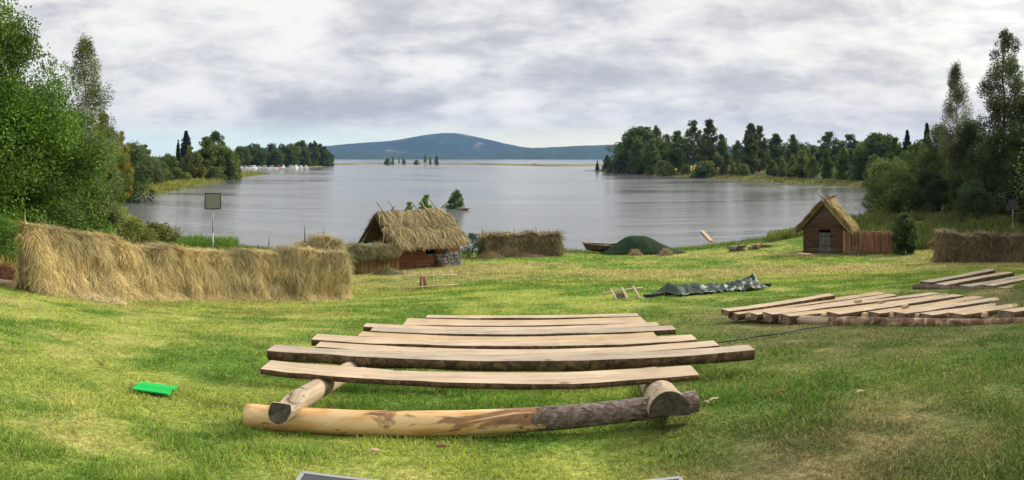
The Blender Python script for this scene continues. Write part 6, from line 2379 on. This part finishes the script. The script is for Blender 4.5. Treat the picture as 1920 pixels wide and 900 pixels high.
# seated paddler: one skinned body
def seated_person(x, y, z, label, s=1.0):
    me = bpy.data.meshes.new('person')
    vs_ = [(0, 0, 0.30), (0, 0.02, 0.55), (0, 0.03, 0.80), (0, 0.04, 0.93), (0.01, 0.06, 1.00), (0.02, 0.06, 1.12),
           (0.19, 0.02, 0.82), (0.30, 0.10, 0.60), (0.36, 0.26, 0.52), (-0.19, 0.02, 0.82), (-0.28, 0.12, 0.62), (-0.20, 0.30, 0.58),
           (0.11, 0.22, 0.30), (0.14, 0.50, 0.42), (0.13, 0.80, 0.22), (-0.11, 0.22, 0.30), (-0.14, 0.50, 0.42), (-0.13, 0.80, 0.22)]
    ed = [(0, 1), (1, 2), (2, 3), (3, 4), (4, 5), (2, 6), (6, 7), (7, 8), (2, 9), (9, 10), (10, 11), (0, 12), (12, 13), (13, 14), (0, 15), (15, 16), (16, 17)]
    rad = [0.16, 0.15, 0.17, 0.065, 0.09, 0.10, 0.075, 0.055, 0.04, 0.075, 0.055, 0.04, 0.10, 0.075, 0.05, 0.10, 0.075, 0.05]
    me.from_pydata([(q[1] * s, -q[0] * s, q[2] * s) for q in vs_], ed, [])
    o = link('person', me, None, (x, y, z))
    sk = o.modifiers.new('skin', 'SKIN')
    o.modifiers.new('sub', 'SUBSURF').levels = 1
    o.modifiers['sub'].render_levels = 1
    for q, rv in enumerate(rad):
        me.skin_vertices[0].data[q].radius = (rv * s, rv * s)
    me.skin_vertices[0].data[0].use_root = True
    me.materials.append(M['black'])
    return tag(o, label, 'person')


seated_person(xk + 0.2, yk, -0.18, 'person in dark clothes sitting in the white canoe', 1.15)
b = B()
b.tube([(xk + 0.9, yk - 0.9, 0.15), (xk + 0.55, yk, 0.75), (xk + 0.35, yk + 0.7, 1.25)], 0.025, 6)
tag(b.build('paddle', M['palepole'], None, (xk, yk, 0), None, False), 'thin paddle held across the white canoe', 'paddle')
xk, yk = XY(598, 468)
root = thing('rowing_boat', (xk, yk, 0), 'tiny dark rowing boat alone on the lake below the wooded point', 'boat')
V = []
for q in range(n):
    u = q / (n - 1) * 2 - 1
    hw = 0.62 * (1 - abs(u) ** 2.4) + 0.01
    for yy, zz_ in ((-hw, 0.5), (-hw * 0.8, 0.02), (0, -0.08), (hw * 0.8, 0.02), (hw, 0.5)):
        V.append((xk + u * 1.9, yk + yy, zz_))
b = B()
b.add(V, [np.stack([i + k, i + k + 1, i + 6 + k, i + 5 + k], -1).reshape(-1, 4)], 0, True)
o = b.build('hull', M['boatwood'], root, (xk, yk, 0), None, False)
so = o.modifiers.new('solid', 'SOLIDIFY')
so.thickness = 0.06
seated_person(xk, yk, 0.0, 'person in dark clothes sitting in the tiny rowing boat', 1.15)

# white house behind the spruces, its red roof just visible
x, y = XY(346, 275)
zb = gz(x, y)
root = thing('white_house', (x, y, zb), 'white house with red roof half hidden behind spruces on the left bank', 'house')
b = B()
b.abox((x - 4.6, y, zb - 0.3), (x + 4.4, y + 6, zb + 4.6))
b.build('wall', M['hullwhite'], root, (x, y, zb), None, False)
b = B()
P6 = [(x - 5.2, y - 0.5, zb + 4.4), (x + 5.0, y - 0.5, zb + 4.4), (x + 5.0, y + 6.5, zb + 4.4), (x - 5.2, y + 6.5, zb + 4.4), (x - 5.2, y + 3, zb + 7.4), (x + 5.0, y + 3, zb + 7.4)]
b.add(P6, [np.array([[0, 1, 5, 4], [2, 3, 4, 5], [1, 0, 3, 2]]), np.array([[0, 4, 3], [1, 2, 5]])])
b.build('roof', M['hullred'], root, (x, y, zb), None, False)
for sx in (-2.8, 0.4, 2.8):
    for z in (0.9, 2.9):
        b = B()
        b.abox((x + sx - 0.5, y - 0.06, zb + z), (x + sx + 0.5, y - 0.003, zb + z + 1.4))
        b.build('window', M['hulldark'], root, (x, y, zb), None, False)
# jetty at the tip of the right point
x, y = XY(1107, 415)
b = B()
b.abox((x - 3.5, y - 0.7, 0.15), (x + 3.0, y + 0.7, 0.45))
tag(b.build('jetty', M['sawn_grey'], None, (x, y, 0), None, False), 'short grey jetty at the tip of the right point', 'jetty')
# ------------------------------------------------------------------ grass, weeds, reeds
def blades(name, x, y, z, L, wd, cols, lean, r, mat, seg=2, bend=0.5, kind='stuff'):
    n = len(x)
    T = np.stack([r.normal(0, 1, n) * lean, r.normal(0, 1, n) * lean, np.ones(n)], 1)
    T /= np.linalg.norm(T, axis=1)[:, None]
    a = r.uniform(0, 2 * np.pi, n)
    N = np.stack([np.cos(a), np.sin(a), np.zeros(n)], 1)
    P = np.stack([x, y, z], 1)
    V, F, C = strands(P, T, N, L, wd, cols, bend, seg, r)
    C = C.reshape(n, seg + 1, 2, 3) * np.linspace(0.82, 1.18, seg + 1)[None, :, None, None]
    return link(name, np_mesh(name, V, [F], [M[mat]], None, C.reshape(-1, 3)))


rg = np.random.default_rng(77)
n = 460000
th_ = rg.uniform(-0.77, 0.77, n)
dd = np.exp(rg.uniform(math.log(2.6), math.log(31), n))
x, y = dd * np.sin(th_), dd * np.cos(th_)
keep = ~((np.abs(y - 3.1) < 0.58) & (np.abs(x - 0.0) < 1.15))
px_, py_ = q0[0] * 0 + XY(290, 7.72)[0], XY(290, 7.72)[1]
keep &= np.hypot(x - px_, y - py_) > 0.24
x, y, dd = x[keep], y[keep], dd[keep]
n = len(x)
z, _ = gz_full(x, y)
mc = meadow(x, y)
lushn = fbm(x / 0.55, y / 0.55, 131, 4, 0.6)
green = np.clip((mc[:, 1] / (mc[:, 0] + 1e-3) - 0.9) / 0.7, 0, 1)
Lb = (0.026 + 0.058 * np.clip((lushn - 0.36) * 2.8, 0, 1)) * (0.55 + 0.65 * green) * rg.uniform(0.45, 1.25, n) * (1 + np.clip(dd - 8, 0, 20) * 0.018)
k = rg.uniform(0.45, 1.65, n)
cols = mc * k[:, None] * (0.78 + 0.5 * lushn)[:, None]
st_ = rg.random(n) < 0.11
cols[st_] = np.array((0.46, 0.38, 0.19)) * rg.uniform(0.6, 1.25, (st_.sum(), 1))
gr_ = rg.random(n) < 0.18
cols[gr_] = cols[gr_] * np.array((0.72, 1.05, 0.7))
tag(blades('grass', x, y, z - 0.006, Lb, (0.0040 + 0.00075 * dd) * rg.uniform(0.6, 1.3, n), np.clip(cols, 0.01, 0.7), 1.05, rg, 'blade'), kind='stuff')

n = 120000
th_ = rg.uniform(-0.77, 0.77, n)
dd = np.exp(rg.uniform(math.log(27), math.log(60), n))
x, y = dd * np.sin(th_), dd * np.cos(th_)
z, sd_ = gz_full(x, y)
ok = sd_ > 0.2
x, y, z, dd = x[ok], y[ok], z[ok], dd[ok]
n = len(x)
mc = meadow(x, y)
cols = mc * rg.uniform(0.6, 1.45, (n, 1)) * (0.7 + 0.6 * fbm(x / 1.4, y / 1.4, 141, 4))[:, None]
tag(blades('grass', x, y, z - 0.01, rg.uniform(0.04, 0.11, n), 0.0011 * dd * rg.uniform(0.6, 1.3, n), np.clip(cols, 0.01, 0.7), 0.7, rg, 'blade'), kind='stuff')

# tufts round the feet of logs, racks and huts: longer, uncut
def tufts(px0, px1, d0, d1, n, L0, L1, wd, col, var, lean=0.35, seed=0, name='tall_grass', clump=0.0, sdmin=0.15, sdmax=1e9, mat='weed', zoff=-0.02, seg=2):
    r = np.random.default_rng(seed)
    t_ = (r.uniform(px0, px1, n * 3) - 960) / FPX
    d_ = r.uniform(d0, d1, n * 3)
    x, y = d_ * np.sin(t_), d_ * np.cos(t_)
    z, sd = gz_full(x, y)
    ok = (sd > sdmin) & (sd < sdmax)
    if clump:
        ok &= fbm(x / clump, y / clump, seed + 3, 3) > 0.42
    x, y, z = x[ok][:n], y[ok][:n], z[ok][:n]
    m_ = len(x)
    hv = 0.45 + 1.1 * fbm(x / (1.1 + 0.02 * d0), y / (1.1 + 0.02 * d0), seed + 5, 4)
    c = np.asarray(col)[None] * (1 + (r.random((m_, 1)) - 0.5) * var) * (0.6 + 0.8 * fbm(x / 2.0, y / 2.0, seed + 8, 4))[:, None]
    yl = r.random(m_) < 0.16
    c[yl] = c[yl] * np.array((1.7, 1.35, 0.9))
    o = blades(name, x, y, z + zoff, r.uniform(L0, L1, m_) * hv, np.full(m_, wd) * r.uniform(0.6, 1.4, m_), np.clip(c, 0.01, 0.6), lean, r, mat, seg)
    return tag(o, kind='stuff')


tufts(-120, 445, 27, 57, 26000, 0.35, 0.95, 0.050, (0.105, 0.165, 0.035), 0.7, 0.30, 1, 'rough_grass', 2.2)
tufts(300, 440, 47, 57, 7000, 0.5, 1.05, 0.035, (0.105, 0.200, 0.030), 0.5, 0.22, 2, 'shore_grass', 1.3)
tufts(-60, 120, 22, 33, 5000, 0.3, 0.6, 0.035, (0.21, 0.185, 0.055), 0.8, 0.3, 3, 'dry_grass')
tufts(1590, 2060, 51.5, 82, 26000, 0.4, 1.15, 0.06, (0.105, 0.135, 0.040), 0.8, 0.32, 4, 'rough_grass', 3.0)
tufts(1440, 1600, 55, 78, 4000, 0.3, 0.8, 0.05, (0.135, 0.175, 0.042), 0.7, 0.3, 5, 'shore_grass', 0, 0.0, 3.5)
tufts(430, 1480, 50, 63, 14000, 0.10, 0.34, 0.035, (0.110, 0.175, 0.036), 0.7, 0.4, 6, 'shore_grass', 0, 0.0, 3.0)
tufts(180, 520, 112, 340, 12000, 0.35, 0.9, 0.22, (0.20, 0.225, 0.056), 0.6, 0.2, 7, 'shore_reeds', 0, 0.0, 9.0)
tufts(1110, 1660, 120, 415, 16000, 0.35, 0.9, 0.24, (0.13, 0.135, 0.048), 0.6, 0.2, 8, 'shore_reeds', 0, 0.0, 9.0)
tufts(30, 660, 17.5, 28, 9000, 0.05, 0.12, 0.02, (0.36, 0.31, 0.13), 0.6, 0.8, 9, 'dry_grass', 1.2)

# lily pads before the right shore
r = np.random.default_rng(5)
V, F = [], []
q = 0
while q < 420:
    px, d = r.uniform(1380, 1560), r.uniform(172, 212)
    xx, yy = XY(px, d)
    if vnoise(np.array([xx / 6.0]), np.array([yy / 9.0]), 4)[0] < 0.55 or shore(np.array([xx]), np.array([yy]))[0] > -1:
        if r.random() < 0.97:
            q += 0.2
            continue
    R_ = r.uniform(0.25, 0.6)
    a = np.linspace(0, 2 * np.pi, 7)[:-1]
    o_ = len(V)
    for a_ in a:
        V.append((xx + R_ * math.cos(a_), yy + R_ * 1.6 * math.sin(a_), 0.03 + 0.03 * math.sin(a_ * 2)))
    F.append([o_ + j for j in range(6)])
    q += 1
if F:
    o = link('lily_pads', np_mesh('lily_pads', np.array(V), [np.array(F)], [M['weed']], None, np.full((len(V), 3), (0.16, 0.18, 0.055))))
    tag(o, kind='stuff')

# chips and sticks dropped in the front grass
for q, (px, d, ln_, a, mt, lab) in enumerate((
        (1462, 6.95, 0.13, 0.1, 'redpost', 'reddish piece of bark lying in the grass at the right front'),
        (1336, 6.75, 0.14, 0.4, 'palepole', 'pale thin wood splinter lying in the grass right of the front log'),
        (1324, 6.65, 0.07, -0.8, 'sawn', 'short pale wood chip beside the thin splinter right of the front log'),
        (1612, 6.75, 0.10, 0.05, 'palepole', 'thin straw coloured stick on the grass at the far right front'),
        (1524, 7.75, 0.07, 0.7, 'redpost', 'small reddish wood chip on the grass below the right benches'),
        (700, 5.25, 0.09, 0.5, 'sawn', 'pale wood chip in the grass in front of the stage deck'),
        (830, 5.4, 0.10, 0.0, 'redpost', 'small brown twig in the grass before the front log'),
        (190, 8.6, 0.08, -0.4, 'redpost', 'small brown chip in the grass left of the green seat pad'))):
    p0 = G(px, d, 0.035)
    b = B()
    dv = np.array((math.cos(a), math.sin(a), 0.05)) * ln_ / 2
    b.tube([p0 - dv, p0 + (0, 0, 0.008), p0 + dv], [0.010, 0.016, 0.007], 6, 0, 0, 0.2)
    tag(b.build('wood_chip', M[mt], None, p0, None, False), lab, 'wood chip')
